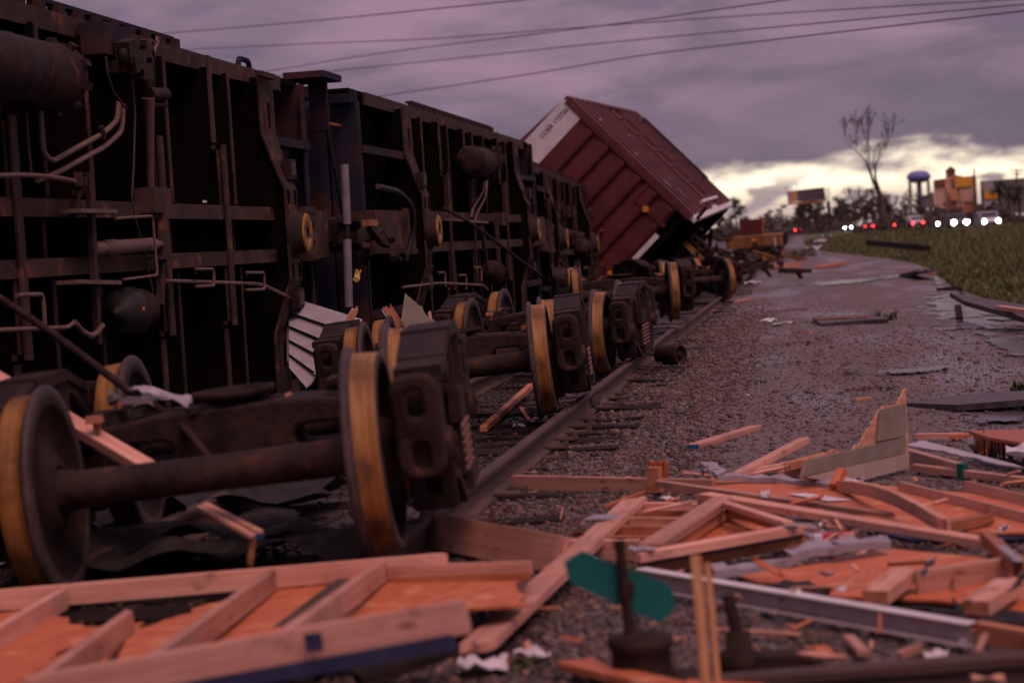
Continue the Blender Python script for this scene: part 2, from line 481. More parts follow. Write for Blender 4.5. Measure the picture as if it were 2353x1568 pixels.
def water_mat():
    m = bpy.data.materials.new('water')
    m.use_nodes = True
    nd, lk = m.node_tree.nodes, m.node_tree.links
    b = nd['Principled BSDF']
    b.inputs['Base Color'].default_value = (0.07, 0.055, 0.058, 1)
    b.inputs['Roughness'].default_value = 0.14
    b.inputs['Specular IOR Level'].default_value = 0.5
    tc = N(nd, 'ShaderNodeTexCoord')
    nz = N(nd, 'ShaderNodeTexNoise')
    nz.inputs['Scale'].default_value = 3
    lk.new(tc.outputs['Object'], nz.inputs['Vector'])
    bp = N(nd, 'ShaderNodeBump')
    bp.inputs['Strength'].default_value = 0.05
    bp.inputs['Distance'].default_value = 0.02
    lk.new(nz.outputs['Fac'], bp.inputs['Height'])
    lk.new(bp.outputs[0], b.inputs['Normal'])
    # ragged shoreline: the water thins out among the stones
    mp = N(nd, 'ShaderNodeMapping')
    mp.inputs['Scale'].default_value = (3.2, 1.0, 1)
    lk.new(tc.outputs['Object'], mp.inputs[0])
    n2 = N(nd, 'ShaderNodeTexNoise')
    n2.inputs['Scale'].default_value = 1.1
    n2.inputs['Detail'].default_value = 8
    n2.inputs['Roughness'].default_value = 0.65
    lk.new(mp.outputs[0], n2.inputs['Vector'])
    at = N(nd, 'ShaderNodeAttribute')
    at.attribute_name = 'depth'
    v = math_node(nd, lk, 'ADD', at.outputs['Fac'], math_node(nd, lk, 'MULTIPLY', math_node(nd, lk, 'SUBTRACT', n2.outputs['Fac'], 0.5), 4.2))
    fac = map_range(nd, lk, v, 0.42, 0.95, 0, 1)
    tr = N(nd, 'ShaderNodeBsdfTransparent')
    mx = N(nd, 'ShaderNodeMixShader')
    lk.new(fac, mx.inputs[0])
    lk.new(tr.outputs[0], mx.inputs[1])
    lk.new(b.outputs[0], mx.inputs[2])
    lk.new(mx.outputs[0], nd['Material Output'].inputs[0])
    MATS['water'] = m


water_mat()

# ------------------------------------------------------------------ mesh helpers
class MB:
    def __init__(self):
        self.v, self.f, self.mi, self.sm, self.mats = [], [], [], [], []

    def slot(self, m):
        if m is None:
            return 0
        if m not in self.mats:
            self.mats.append(m)
        return self.mats.index(m)

    def add(self, vs, fs, m=None, smooth=False, M=None):
        b = len(self.v)
        if M is not None:
            vs = [M @ Vector(v) for v in vs]
        self.v.extend([tuple(v) for v in vs])
        s = self.slot(m)
        for f in fs:
            self.f.append(tuple(i + b for i in f))
            self.mi.append(s)
            self.sm.append(smooth)
        return self

    def box(self, c, size, m=None, rot=None, M=None, taper=1.0):
        hx, hy, hz = size[0] / 2, size[1] / 2, size[2] / 2
        vs = []
        for z in (-1, 1):
            k = taper if z > 0 else 1.0
            for x, y in ((-1, -1), (1, -1), (1, 1), (-1, 1)):
                vs.append(Vector((x * hx * k, y * hy * k, z * hz)))
        if rot is not None:
            vs = [rot @ v for v in vs]
        vs = [v + Vector(c) for v in vs]
        return self.add(vs, [(3, 2, 1, 0), (4, 5, 6, 7), (0, 1, 5, 4), (1, 2, 6, 5), (2, 3, 7, 6), (3, 0, 4, 7)], m, False, M)

    def beam(self, p0, p1, w, h, m=None, up=(0, 0, 1)):
        p0, p1 = Vector(p0), Vector(p1)
        d = (p1 - p0).normalized()
        u = Vector(up)
        if abs(d.dot(u)) > 0.99:
            u = Vector((1, 0, 0))
        s = d.cross(u).normalized()
        u = s.cross(d).normalized()
        vs = []
        for p in (p0, p1):
            for a, b in ((-1, -1), (1, -1), (1, 1), (-1, 1)):
                vs.append(p + s * a * w / 2 + u * b * h / 2)
        return self.add(vs, [(0, 1, 2, 3), (7, 6, 5, 4), (0, 4, 5, 1), (1, 5, 6, 2), (2, 6, 7, 3), (3, 7, 4, 0)], m)

    def tube(self, pts, r, m=None, seg=8, cap=True):
        pts = [Vector(p) for p in pts]
        rs = r if isinstance(r, (list, tuple)) else [r] * len(pts)
        rings = []
        ref = None
        for i, p in enumerate(pts):
            d = (pts[min(i + 1, len(pts) - 1)] - pts[max(i - 1, 0)]).normalized()
            if ref is None:
                ref = Vector((0, 0, 1)) if abs(d.z) < 0.9 else Vector((1, 0, 0))
            a = (ref - d * ref.dot(d)).normalized()
            ref = a
            b = d.cross(a)
            rings.append([p + (a * math.cos(2 * math.pi * k / seg) + b * math.sin(2 * math.pi * k / seg)) * rs[i] for k in range(seg)])
        vs = [v for rg in rings for v in rg]
        fs = []
        for i in range(len(pts) - 1):
            for k in range(seg):
                k2 = (k + 1) % seg
                fs.append((i * seg + k, i * seg + k2, (i + 1) * seg + k2, (i + 1) * seg + k))
        self.add(vs, fs, m, True)
        if cap:
            self.add(rings[0], [tuple(reversed(range(seg)))], m)
            self.add(rings[-1], [tuple(range(seg))], m)
        return self

    def lathe(self, prof, M=None, seg=40, m=None, smooth=True):
        """prof: list of (a, r[, mat]) turned about the local x axis"""
        vs, n = [], len(prof)
        for p in prof:
            for k in range(seg):
                t = 2 * math.pi * k / seg
                vs.append(Vector((p[0], p[1] * math.cos(t), p[1] * math.sin(t))))
        if M is not None:
            vs = [M @ v for v in vs]
        b = len(self.v)
        self.v.extend([tuple(v) for v in vs])
        for i in range(n - 1):
            mm = prof[i][2] if len(prof[i]) > 2 else m
            s = self.slot(mm)
            for k in range(seg):
                k2 = (k + 1) % seg
                self.f.append((b + i * seg + k, b + i * seg + k2, b + (i + 1) * seg + k2, b + (i + 1) * seg + k))
                self.mi.append(s)
                self.sm.append(smooth)
        return self

    def mesh(self, name, default=None):
        me = bpy.data.meshes.new(name)
        me.from_pydata(self.v, [], self.f)
        mats = self.mats or [default]
        for mm in mats:
            me.materials.append(MATS[mm] if isinstance(mm, str) else mm)
        me.polygons.foreach_set('material_index', self.mi)
        me.polygons.foreach_set('use_smooth', self.sm)
        me.update()
        return me

    def build(self, name, m=None, parent=None, loc=None, rec=True):
        if m is not None and not self.mats:
            self.mats = [m]
        me = self.mesh(name)
        if rec:
            bm = bmesh.new()
            bm.from_mesh(me)
            bmesh.ops.recalc_face_normals(bm, faces=bm.faces)
            bm.to_mesh(me)
            bm.free()
        o = bpy.data.objects.new(name, me)
        col.objects.link(o)
        if parent is not None:
            o.parent = parent
        if loc is not None:
            o.location = loc
        return o


def fill_mesh(outer, holes, depth, bevel=0.0, res=1):
    """flat outline with holes, thickened along local z"""
    cu = bpy.data.curves.new('tmp', 'CURVE')
    cu.dimensions = '2D'
    cu.fill_mode = 'BOTH'
    cu.extrude = max(depth / 2 - bevel, 0.0005)
    cu.bevel_depth = bevel
    cu.bevel_resolution = res
    cu.offset = -bevel
    for loop in [outer] + list(holes):
        sp = cu.splines.new('POLY')
        sp.points.add(len(loop) - 1)
        for p, q in zip(sp.points, loop):
            p.co = (q[0], q[1], 0, 1)
        sp.use_cyclic_u = True
    ob = bpy.data.objects.new('tmp', cu)
    me = bpy.data.meshes.new_from_object(ob)
    vs = [v.co.copy() for v in me.vertices]
    fs = [tuple(p.vertices) for p in me.polygons]
    bpy.data.objects.remove(ob)
    bpy.data.curves.remove(cu)
    bpy.data.meshes.remove(me)
    return vs, fs


def round_rect(cx, cy, w, h, r, n=4):
    pts = []
    for sx, sy, a0 in ((1, 1, 0), (-1, 1, 90), (-1, -1, 180), (1, -1, 270)):
        for k in range(n + 1):
            a = R(a0 + 90 * k / n)
            pts.append((cx + sx * (w / 2 - r) + r * math.cos(a), cy + sy * (h / 2 - r) + r * math.sin(a)))
    return pts


def tag(o, label=None, cat=None, group=None, kind=None):
    if label:
        o['label'] = label
    if cat:
        o['category'] = cat
    if group:
        o['group'] = group
    if kind:
        o['kind'] = kind
    return o


def empty(name, loc=(0, 0, 0), label=None, cat=None, group=None):
    o = bpy.data.objects.new(name, None)
    o.empty_display_size = 0.2
    col.objects.link(o)
    o.location = loc
    tag(o, label, cat, group)
    return o


def copy_tree(o, parent=None):
    c = o.copy()
    col.objects.link(c)
    c.parent = parent
    for ch in list(o.children):
        copy_tree(ch, c)
    return c


def frame_matrix(a, f, u, loc):
    m = Matrix((a, f, u)).transposed().to_4x4()
    m.translation = loc
    return m


def bevelled(o, w=0.004, seg=1):
    md = o.modifiers.new('bevel', 'BEVEL')
    md.width = w
    md.segments = seg
    md.limit_method = 'ANGLE'
    return o



# ------------------------------------------------------------------ ground
def sstep(a, b, x):
    t = min(1, max(0, (x - a) / (b - a)))
    return t * t * (3 - 2 * t)


def gz(x, y):                      # lie of the land
    h = 0.0
    h += 0.22 * sstep(4, 9, x - edge_x(y)) * sstep(30, 60, y)
    n = mnoise.noise(Vector((x * 0.35, y * 0.22, 1.7)))
    n2 = mnoise.noise(Vector((x * 1.3, y * 0.9, 5.7)))
    if -1.2 < x < edge_x(y) and y > 8:
        h += (0.018 * n + 0.008 * n2) * sstep(-1.2, 0.2, x)
    return h


def edge_x(y):                     # where the grass begins
    pts = [(0, 5.2), (30, 3.3), (35, 3.55), (46, 3.45), (62, 4.0), (78, 4.1), (95, 3.2), (117, 1.7), (150, 0.2), (400, -0.5)]
    for (a, p), (b, q) in zip(pts, pts[1:]):
        if y <= b:
            return p + (q - p) * (y - a) / (b - a)
    return -0.5


def build_ground():
    xs = sorted(set([-400, -120, -40, -15, -8] + [round(-6 + 0.5 * i, 2) for i in range(37)] + [14, 17, 22, 30, 45, 80, 150, 400, 1500, -1500]))
    ys = sorted(set([-60, -10, 0] + [round(4 + 0.5 * i, 2) for i in range(80)] + [46 + 2 * i for i in range(40)] + [130, 150, 180, 240, 340, 500, 900, 1800, 4000]))
    vs = [(x, y, gz(x, y)) for y in ys for x in xs]
    n = len(xs)
    fs = [(j * n + i, j * n + i + 1, (j + 1) * n + i + 1, (j + 1) * n + i) for j in range(len(ys) - 1) for i in range(n - 1)]
    o = MB().add(vs, fs, 'gravel_ground', True).build('ground', rec=False)
    tag(o, kind='structure')
    # soil under the grass, a sheet just above
    ys2 = [30 + 4 * i for i in range(40)] + [200, 240, 300, 420, 700, 1500, 3900]
    us = [0, 0.6, 1.5, 3, 5, 8, 12, 18, 26, 40, 70, 200, 900]
    vs = [(edge_x(y) + u + (0.25 * mnoise.noise(Vector((0, y * 0.3, 0))) if u == 0 else 0), y, gz(edge_x(y) + u, y) + 0.02) for y in ys2 for u in us]
    n = len(us)
    fs = [(j * n + i, j * n + i + 1, (j + 1) * n + i + 1, (j + 1) * n + i) for j in range(len(ys2) - 1) for i in range(n - 1)]
    mat('field_soil', (0.060, 0.100, 0.034), (0.115, 0.125, 0.052), scale=0.5, rough=0.95, coord='Object', c3=(0.13, 0.085, 0.05), c3_scale=0.15)
    o = MB().add(vs, fs, 'field_soil', True).build('grass_field', rec=False)
    tag(o, kind='structure')


build_ground()


def stones(name, label, n, xr, yr, size, matname, seed, accept=None, sink=0.35):
    rng = np.random.default_rng(seed)
    ico = np.array([(x, y, z) for z in (-1, 1) for x, y in ((-1, -1), (1, -1), (1, 1), (-1, 1))]) * 0.68
    tri = np.array([(0, 2, 1), (0, 3, 2), (4, 5, 6), (4, 6, 7), (0, 1, 5), (0, 5, 4), (1, 2, 6), (1, 6, 5), (2, 3, 7), (2, 7, 6), (3, 0, 4), (3, 4, 7)])
    y = yr[0] + (yr[1] - yr[0]) * rng.random(n) ** 1.35
    x = xr[0] + (xr[1] - xr[0]) * rng.random(n)
    if accept is not None:
        k = accept(x, y, rng)
        x, y = x[k], y[k]
        n = len(x)
    s = size[0] + (size[1] - size[0]) * rng.random(n) ** 2.6
    sx = s * (0.8 + 0.5 * rng.random(n))
    sy = s * (0.7 + 0.5 * rng.random(n))
    sz = s * (0.45 + 0.4 * rng.random(n))
    a = rng.random(n) * 6.28
    v = ico[None] * (1 + 0.20 * rng.standard_normal((n, 8, 3)).clip(-2, 2))
    tx, ty = rng.uniform(-.5, .5, (n, 1)), rng.uniform(-.5, .5, (n, 1))
    v[..., 2] += v[..., 0] * tx + v[..., 1] * ty
    vx, vy, vz = v[..., 0] * sx[:, None], v[..., 1] * sy[:, None], v[..., 2] * sz[:, None]
    ca, sa = np.cos(a)[:, None], np.sin(a)[:, None]
    gzv = np.array([gz(float(p), float(q)) for p, q in zip(x, y)])
    out = np.stack([vx * ca - vy * sa + x[:, None], vx * sa + vy * ca + y[:, None], vz + (sz * sink + gzv)[:, None]], -1).reshape(-1, 3)
    f = (tri[None] + (np.arange(n) * 8)[:, None, None]).reshape(-1, 3)
    me = bpy.data.meshes.new(name)
    me.vertices.add(len(out))
    me.vertices.foreach_set('co', out.ravel())
    me.loops.add(f.size)
    me.loops.foreach_set('vertex_index', f.ravel())
    me.polygons.add(len(f))
    me.polygons.foreach_set('loop_start', np.arange(0, f.size, 3))
    me.polygons.foreach_set('loop_total', np.full(len(f), 3))
    me.update(calc_edges=True)
    me.materials.append(MATS[matname])
    o = bpy.data.objects.new(name, me)
    col.objects.link(o)
    tag(o, label, 'gravel', kind='stuff')


fade = lambda y, a, b: np.clip((b - y) / (b - a), 0, 1)
stones('ballast', 'coarse brown ballast stones around the rails and ties', 36000, (-2.15, -0.5), (6.5, 46), (0.008, 0.027), 'ballast_stones', 3,
       accept=lambda x, y, r: r.random(len(x)) < fade(y, 22, 46) * np.clip((-0.5 - x) / 0.7, 0, 1) * (x > -2.1))
stones('track_ballast', 'dark ballast stones between the rails with shade put into their colour', 22000, (-4.8, -2.0), (6.0, 40), (0.008, 0.027), 'shaded_stones', 13,
       accept=lambda x, y, r: r.random(len(x)) < fade(y, 16, 40))
stones('gravel', 'loose grey brown gravel scattered over the dirt yard', 90000, (-1.3, 4.2), (6.5, 46), (0.0035, 0.016), 'stones', 4,
       accept=lambda x, y, r: r.random(len(x)) < fade(y, 14, 46) * np.clip(1.15 - 0.13 * (x + 1.2) * np.clip((y - 8) / 10, 0.3, 1.6), 0.10, 1) * np.clip((x + 1.3) / 0.6, 0, 1))
stones('pebbles', 'rounded pebbles among the foreground debris', 16000, (-1.6, 2.0), (5.6, 12), (0.007, 0.024), 'ballast_stones', 5)
stones('cobbles', 'few larger stones lying on the gravel yard', 700, (-1.2, 2.5), (6, 30), (0.018, 0.038), 'stones', 6)


# puddles
def puddle(pts, seed, z=0.012, name='puddle'):
    pts = [Vector(p) for p in pts]
    c = sum(pts, Vector()) / len(pts)
    loop = []
    for a, b in zip(pts, pts[1:] + pts[:1]):
        n = max(2, int((b - a).length / 0.25))
        loop += [a.lerp(b, k / n) for k in range(n)]
    rings = [1.35, 1.1, 0.85, 0.6, 0.3]
    vs, dep = [], []
    for q in rings:
        for p in loop:
            w = c + (p - c) * q
            vs.append((w.x, w.y, z))
            dep.append((1.35 - q) * 1.25)
    vs.append((c.x, c.y, z))
    dep.append(1.3)
    n = len(loop)
    fs = [(i * n + k, i * n + (k + 1) % n, (i + 1) * n + (k + 1) % n, (i + 1) * n + k) for i in range(len(rings) - 1) for k in range(n)]
    fs += [((len(rings) - 1) * n + k, (len(rings) - 1) * n + (k + 1) % n, len(rings) * n) for k in range(n)]
    o = MB().add(vs, fs, 'water').build(name, rec=True)
    at = o.data.attributes.new('depth', 'FLOAT', 'POINT')
    at.data.foreach_set('value', dep)
    tag(o, kind='structure')
    return o


PUD = [
    [(2195, 640), (2110, 700), (2150, 742), (2290, 770), (2352, 740), (2352, 700), (2230, 690), (2190, 660)],
    [(2240, 762), (2352, 775), (2420, 830), (2352, 838), (2290, 800)],
    [(2220, 962), (2352, 940), (2420, 945), (2352, 972), (2240, 975)],
    [(2180, 615), (2205, 625), (2190, 655), (2150, 660), (2140, 640)],
    [(1800, 655), (1990, 640), (2120, 628), (2100, 636), (1960, 652), (1830, 664)],
    [(1880, 570), (1905, 566), (1910, 580), (1880, 585)],
    [(1990, 858), (2200, 842), (2190, 848), (2020, 866)],
    [(1770, 745), (1800, 742), (1802, 748), (1772, 750)],
]
for i, q in enumerate(PUD):
    puddle([tuple(G(a, b, 0.01).to_3d()) for a, b in q], i + 3, z=0.020 + 0.002 * i)


# grass along the verge
def grass():
    rng = np.random.default_rng(8)
    n = 150000
    y = 31 + (230 - 31) * rng.random(n) ** 1.9
    u = rng.random(n) ** 1.6 * np.where(y < 60, 9, 32)
    x = np.array([edge_x(float(q)) for q in y]) + u - 0.2
    # clumps
    cl = np.array([mnoise.noise(Vector((float(a) * 0.6, float(b) * 0.35, 0))) for a, b in zip(x, y)])
    keep = (rng.random(n) < 0.75 + 0.6 * cl)
    x, y, u, cl = x[keep], y[keep], u[keep], cl[keep]
    n = len(x)
    h = (0.10 + 0.36 * rng.random(n) ** 2.0) * np.clip(0.35 + u * 0.30, 0.35, 1.25) * (1 + 1.1 * cl)
    w = 0.008 + 0.00022 * y + 0.006 * rng.random(n)
    a = rng.random(n) * 6.28
    lean = h * (0.15 + 0.6 * rng.random(n))
    la = rng.random(n) * 6.28
    z = np.array([gz(float(p), float(q)) for p, q in zip(x, y)]) + 0.01
    ca, sa = np.cos(a) * w, np.sin(a) * w
    lx, ly = np.cos(la) * lean, np.sin(la) * lean
    v = np.stack([
        np.stack([x - ca, y - sa, z], -1), np.stack([x + ca, y + sa, z], -1),
        np.stack([x + ca * .7 + lx * .35, y + sa * .7 + ly * .35, z + h * .6], -1), np.stack([x - ca * .7 + lx * .35, y - sa * .7 + ly * .35, z + h * .6], -1),
        np.stack([x + lx, y + ly, z + h], -1)], 1).reshape(-1, 3)
    b = np.arange(n) * 5
    quads = np.stack([b, b + 1, b + 2, b + 3], -1)
    tris = np.stack([b + 3, b + 2, b + 4], -1)
    me = bpy.data.meshes.new('grass')
    me.from_pydata(v.tolist(), [], quads.tolist() + tris.tolist())
    me.materials.append(MATS['grass_blades'])
    o = bpy.data.objects.new('grass', me)
    col.objects.link(o)
    tag(o, 'green and straw coloured grass on the verge beside the dirt yard', 'grass', kind='stuff')


grass()

# road beyond the verge
def road():
    c = [(40, 120), (26, 260), (13, 420), (4, 700), (0, 1200)]
    vs = []
    for x, y in c:
        for d in (-7, 7):
            vs.append((x + d, y, 0.30))
    fs = [(2 * i, 2 * i + 1, 2 * i + 3, 2 * i + 2) for i in range(len(c) - 1)]
    o = MB().add(vs, fs, 'asphalt').build('road', rec=False)
    tag(o, kind='structure')


road()

# ------------------------------------------------------------------ railway track
RX, LX = -2.02, -3.52             # rail centre lines


def rail_mesh(L, seg=14):
    prof = [(-0.072, 0), (0.072, 0), (0.072, 0.012), (0.014, 0.030), (0.009, 0.06), (0.009, 0.115), (0.034, 0.132), (0.036, 0.160), (0.028, 0.172), (-0.028, 0.172), (-0.036, 0.160), (-0.034, 0.132), (-0.009, 0.115), (-0.009, 0.06), (-0.014, 0.030), (-0.072, 0.012)]
    mb = MB()
    vs = []
    n = len(prof)
    for i in range(seg + 1):
        for x, z in prof:
            vs.append((x, L * i / seg, z))
    fs = [(i * n + k, i * n + (k + 1) % n, (i + 1) * n + (k + 1) % n, (i + 1) * n + k) for i in range(seg) for k in range(n)]
    fs += [tuple(range(n)), tuple(seg * n + k for k in reversed(range(n)))]
    mb.add(vs, fs, 'rail_steel')
    return mb


def track():
    t = empty('railway_track', (-2.77, 6, 0), 'weathered railway track with rusty rails and sunken timber ties under the wreck', 'railway track')
    cuts = {RX: [(2, 18.2), (18.24, 29.4), (29.75, 70), (70.02, 160)], LX: [(2, 30), (30.02, 160)]}
    for X, segs in cuts.items():
        for k, (a, b) in enumerate(segs):
            o = rail_mesh(b - a).build('rail', parent=t)
            off = 0.05 if (X == RX and k >= 2) else 0
            o.location = (X + off + 2.77, a - 6, 0.012 - off * 0.3)
            if X == RX and k == 2:
                o.rotation_euler = (0, 0, R(-0.25))
    # joint bars on the near rail
    for yj in (18.22,):
        for s in (-1, 1):
            MB().box((RX + 2.77 + s * 0.03, yj - 6, 0.09), (0.03, 0.62, 0.07)).build('joint_bar', 'rail_steel', t)
    me = None
    rnd = random.Random(5)
    y = 6.2
    k = 0
    while y < 62:
        mb = MB()
        n = 7
        vs, w = [], 0.115
        for i in range(n + 1):
            x = -1.3 + 2.6 * i / n
            for a, b in ((-w, -0.14), (w, -0.14), (w, 0.0), (-w, 0.0)):
                vs.append((x + rnd.uniform(-.01, .01), a + rnd.uniform(-.022, .022), b + rnd.uniform(-.022, .014)))
        fs = [(i * 4 + q, i * 4 + (q + 1) % 4, (i + 1) * 4 + (q + 1) % 4, (i + 1) * 4 + q) for i in range(n) for q in range(4)] + [(3, 2, 1, 0), (n * 4, n * 4 + 1, n * 4 + 2, n * 4 + 3)]
        if k < 7:
            me = mb.add(vs, fs, 'tie_wood').build('tie', parent=t)
            ties.append(me.data)
            o = me
        else:
            o = bpy.data.objects.new('tie', ties[k % 7])
            col.objects.link(o)
            o.parent = t
        o.location = (rnd.uniform(-.05, .1), y - 6, (0.022 if y < 16 else 0.016 if y < 27 else 0.0) + rnd.uniform(-.030, .020))
        o.rotation_euler = (0, rnd.uniform(-.008, .008), rnd.uniform(-.05, .05))
        # tie plates with spikes
        y += 0.545 + rnd.uniform(-.06, .06)
        k += 1
    # a few tie plates on the visible outer side
    pl = MB()
    pl.box((0, 0, 0), (0.20, 0.17, 0.016))
    pl.box((0.085, 0.05, 0.02), (0.03, 0.02, 0.03))
    pl.box((0.085, -0.05, 0.02), (0.03, 0.02, 0.03))
    pm = pl.mesh('tie_plate', 'rail_steel')
    for o in [c for c in t.children if c.name.startswith('tie')][:60]:
        p = bpy.data.objects.new('tie_plate', pm)
        col.objects.link(p)
        p.parent = o
        p.location = (RX + 2.77 + 0.07, 0, 0.010)


ties = []
track()

# ------------------------------------------------------------------ railway trucks (bogies)
def wheel_meshbuilder():
    w = MB()
    T, F_, RM, B = 'wheel_tread', 'wheel_face', 'wheel_rim', 'wheel_rim'
    prof = [(-0.078, 0.12, F_), (-0.078, 0.150, F_), (-0.048, 0.185, F_), (-0.030, 0.26, F_), (-0.036, 0.35, F_), (-0.060, 0.392, F_), (-0.070, 0.400, RM),
            (-0.070, 0.466, RM), (-0.066, 0.480, RM), (-0.054, 0.484, RM), (-0.043, 0.478, RM), (-0.036, 0.462, RM), (-0.030, 0.457, T), (0.0, 0.4535, T), (0.040, 0.451, T), (0.062, 0.449, RM),
            (0.068, 0.440, RM), (0.070, 0.400, F_), (0.040, 0.390, F_), (0.005, 0.35, F_), (-0.008, 0.26, F_), (0.010, 0.185, F_), (0.062, 0.150, F_), (0.085, 0.145, F_), (0.085, 0.10, F_)]
    prof = [(a * 1.16 + 0.004, r + (0.006 if r > 0.46 else 0), m) for a, r, m in prof]
    w.lathe(prof, seg=56)
    return w


def build_truck(name='railway_truck'):
    t = empty(name)
    wmesh = wheel_meshbuilder().mesh('wheel')
    for y in (-0.89, 0.89):
        a = MB()
        a.lathe([(-1.12, 0.0), (-1.12, 0.07), (-0.86, 0.078), (-0.85, 0.10), (-0.66, 0.105), (-0.60, 0.088), (0.0, 0.082), (0.60, 0.088), (0.66, 0.105), (0.85, 0.10), (0.86, 0.078), (1.12, 0.07), (1.12, 0.0)], seg=20, m='cast_steel')
        ao = a.build('axle', parent=t)
        ao.location = (0, y, 0.457)
        for s in (-1, 1):
            w = bpy.data.objects.new('wheel', wmesh)
            col.objects.link(w)
            w.parent = t
            w.location = (s * 0.755, y, 0.457)
            w.rotation_euler = (random.random() * 6, 0, 0 if s > 0 else math.pi)
            b = MB()
            sgn = s
            b.lathe([(0, 0.0), (0, 0.105), (sgn * 0.17, 0.105), (sgn * 0.175, 0.085), (sgn * 0.21, 0.08), (sgn * 0.215, 0.0)], seg=20, m='cast_steel')
            for k in range(3):
                an = k * 2.094
                b.box((sgn * 0.222, 0.045 * math.cos(an), 0.045 * math.sin(an)), (0.02, 0.03, 0.03))
            bo = b.build('bearing', parent=t)
            bo.location = (s * 0.905, y, 0.457)
    half_top = [(0.0, 0.475), (0.28, 0.475), (0.35, 0.465), (0.60, 0.385), (0.74, 0.37), (1.00, 0.36), (1.060, 0.32)]
    half_bot = [(1.085, -0.11), (1.02, -0.11), (1.02, 0.07), (0.985, 0.105), (0.795, 0.105), (0.76, 0.07), (0.76, -0.12), (0.66, -0.19), (0.42, -0.335), (0.30, -0.35), (0.0, -0.35)]
    right = half_top + half_bot
    outer = right + [(-a, b) for a, b in reversed(right[1:-1])]
    holes = [[(-0.25, -0.24), (0.25, -0.24), (0.25, 0.29), (0.20, 0.34), (-0.20, 0.34), (-0.25, 0.29)]]
    for s in (1, -1):
        hw = [(0.37, 0.34), (0.345, 0.29), (0.345, -0.16), (0.37, -0.20), (0.42, -0.205), (0.63, -0.08), (0.645, 0.10), (0.61, 0.22), (0.43, 0.34)]
        holes.append([(s * a, b) for a, b in hw])
    vs, fs = fill_mesh(outer, holes, 0.17, 0.024, 2)
    Mx = Matrix(((0, 0, 1, 0), (1, 0, 0, 0), (0, 1, 0, 0), (0, 0, 0, 1)))
    pvs, pfs = fill_mesh(round_rect(0, 0.085, 0.215, 0.47, 0.080, 6), [round_rect(0, 0.19, 0.066, 0.125, 0.026), round_rect(0, -0.045, 0.075, 0.12, 0.03)], 0.06, 0.022, 3)
    pvs2, pfs2 = fill_mesh(round_rect(0, 0, 0.215, 0.26, 0.03), [round_rect(0, -0.01, 0.07, 0.11, 0.03)], 0.04, 0.01, 1)
    for s in (-1, 1):
        m = MB().add(vs, fs, 'cast_steel', False, Mx)
        # wider top chord over the middle and ribs beside the bolster opening
        m.beam((0.01 * s, -0.29, 0.462), (0.01 * s, 0.29, 0.462), 0.235, 0.06)
        for q in (-1, 1):
            m.beam((0.01 * s, q * 0.31, 0.455), (0.01 * s, q * 0.66, 0.365), 0.225, 0.05)
            m.beam((0.02 * s, q * 0.30, 0.43), (0.02 * s, q * 0.30, -0.22), 0.215, 0.055, up=(0, 1, 0))
            m.beam((0.02 * s, q * 0.40, -0.315), (0.02 * s, q * 0.70, -0.16), 0.21, 0.05)
            m.beam((0.02 * s, q * 0.68, 0.357), (0.02 * s, q * 1.03, 0.345), 0.215, 0.05)
            # friction wedge box and cover bosses
            m.box((0.115 * s, q * 0.315, 0.12), (0.06, 0.10, 0.16))
            m.lathe([(0.08 * s, 0.0), (0.08 * s, 0.06), (0.115 * s, 0.055), (0.12 * s, 0.0)], Matrix.Translation((0, q * 0.50, 0.30)), 12)
        m.box((0.0, 0, -0.275), (0.30, 0.56, 0.05))
        m.box((0.14 * s, 0, -0.235), (0.025, 0.56, 0.05))
        sf = m.build('side_frame', parent=t)
        sf.location = (s * 0.99, 0, 0.457)
        bevelled(sf, 0.018, 2)
        for q in (-1, 1):
            # hollow pedestal end with its oval slot
            ML = Matrix.Translation((0, q * 1.115, 0.035)) @ Matrix.Rotation(R(-7 * q), 4, 'X') @ Matrix(((1, 0, 0, 0), (0, 0, -1, 0), (0, 1, 0, 0), (0, 0, 0, 1)))
            e = MB().add(pvs, pfs, 'cast_steel', False, ML)
            e.box((0.085, q * 1.07, 0.10), (0.025, 0.10, 0.34))
            e.box((-0.085, q * 1.07, 0.10), (0.025, 0.10, 0.34))
            eo = e.build('pedestal', parent=sf)
            ML = Matrix.Translation((0, q * 0.735, -0.18)) @ Matrix(((1, 0, 0, 0), (0, 0, -1, 0), (0, 1, 0, 0), (0, 0, 0, 1)))
            MB().add(pvs2, pfs2, 'cast_steel', False, ML).build('pedestal_jaw', parent=sf)
        # spring nest
        hel = MB()
        turns, nseg = 6, 15
        pts = []
        for k in range(turns * nseg + 1):
            an = 2 * math.pi * k / nseg
            pts.append((0.060 * math.cos(an), 0.060 * math.sin(an), 0.245 * k / (turns * nseg)))
        hel.tube(pts, 0.0155, 'spring_steel', 6)
        hm = hel.mesh('spring')
        for (sx, sy) in ((0.07, -0.16), (0.07, 0.0), (0.07, 0.16), (-0.07, -0.08), (-0.07, 0.08)):
            so = bpy.data.objects.new('spring', hm)
            col.objects.link(so)
            so.parent = t
            so.location = (s * (0.99 + sx), sy, 0.457 - 0.245)
    # bolster
    prof = [(-1.12, 0.17), (-1.12, 0.03), (-0.86, 0.0), (-0.45, -0.11), (0.45, -0.11), (0.86, 0.0), (1.12, 0.03), (1.12, 0.17), (0.62, 0.20), (0.34, 0.235), (-0.34, 0.235), (-0.62, 0.20)]
    hl = [round_rect(sx * 0.42, 0.05, 0.24, 0.10, 0.045) for sx in (-1, 1)] + [round_rect(sx * 0.72, 0.09, 0.05, 0.05, 0.02) for sx in (-1, 1)]
    vs, fs = fill_mesh(prof, hl, 0.38, 0.02, 1)
    My = Matrix(((1, 0, 0, 0), (0, 0, -1, 0), (0, 1, 0, 0), (0, 0, 0, 1)))
    bo = MB().add(vs, fs, 'cast_steel', False, My).build('bolster', parent=t)
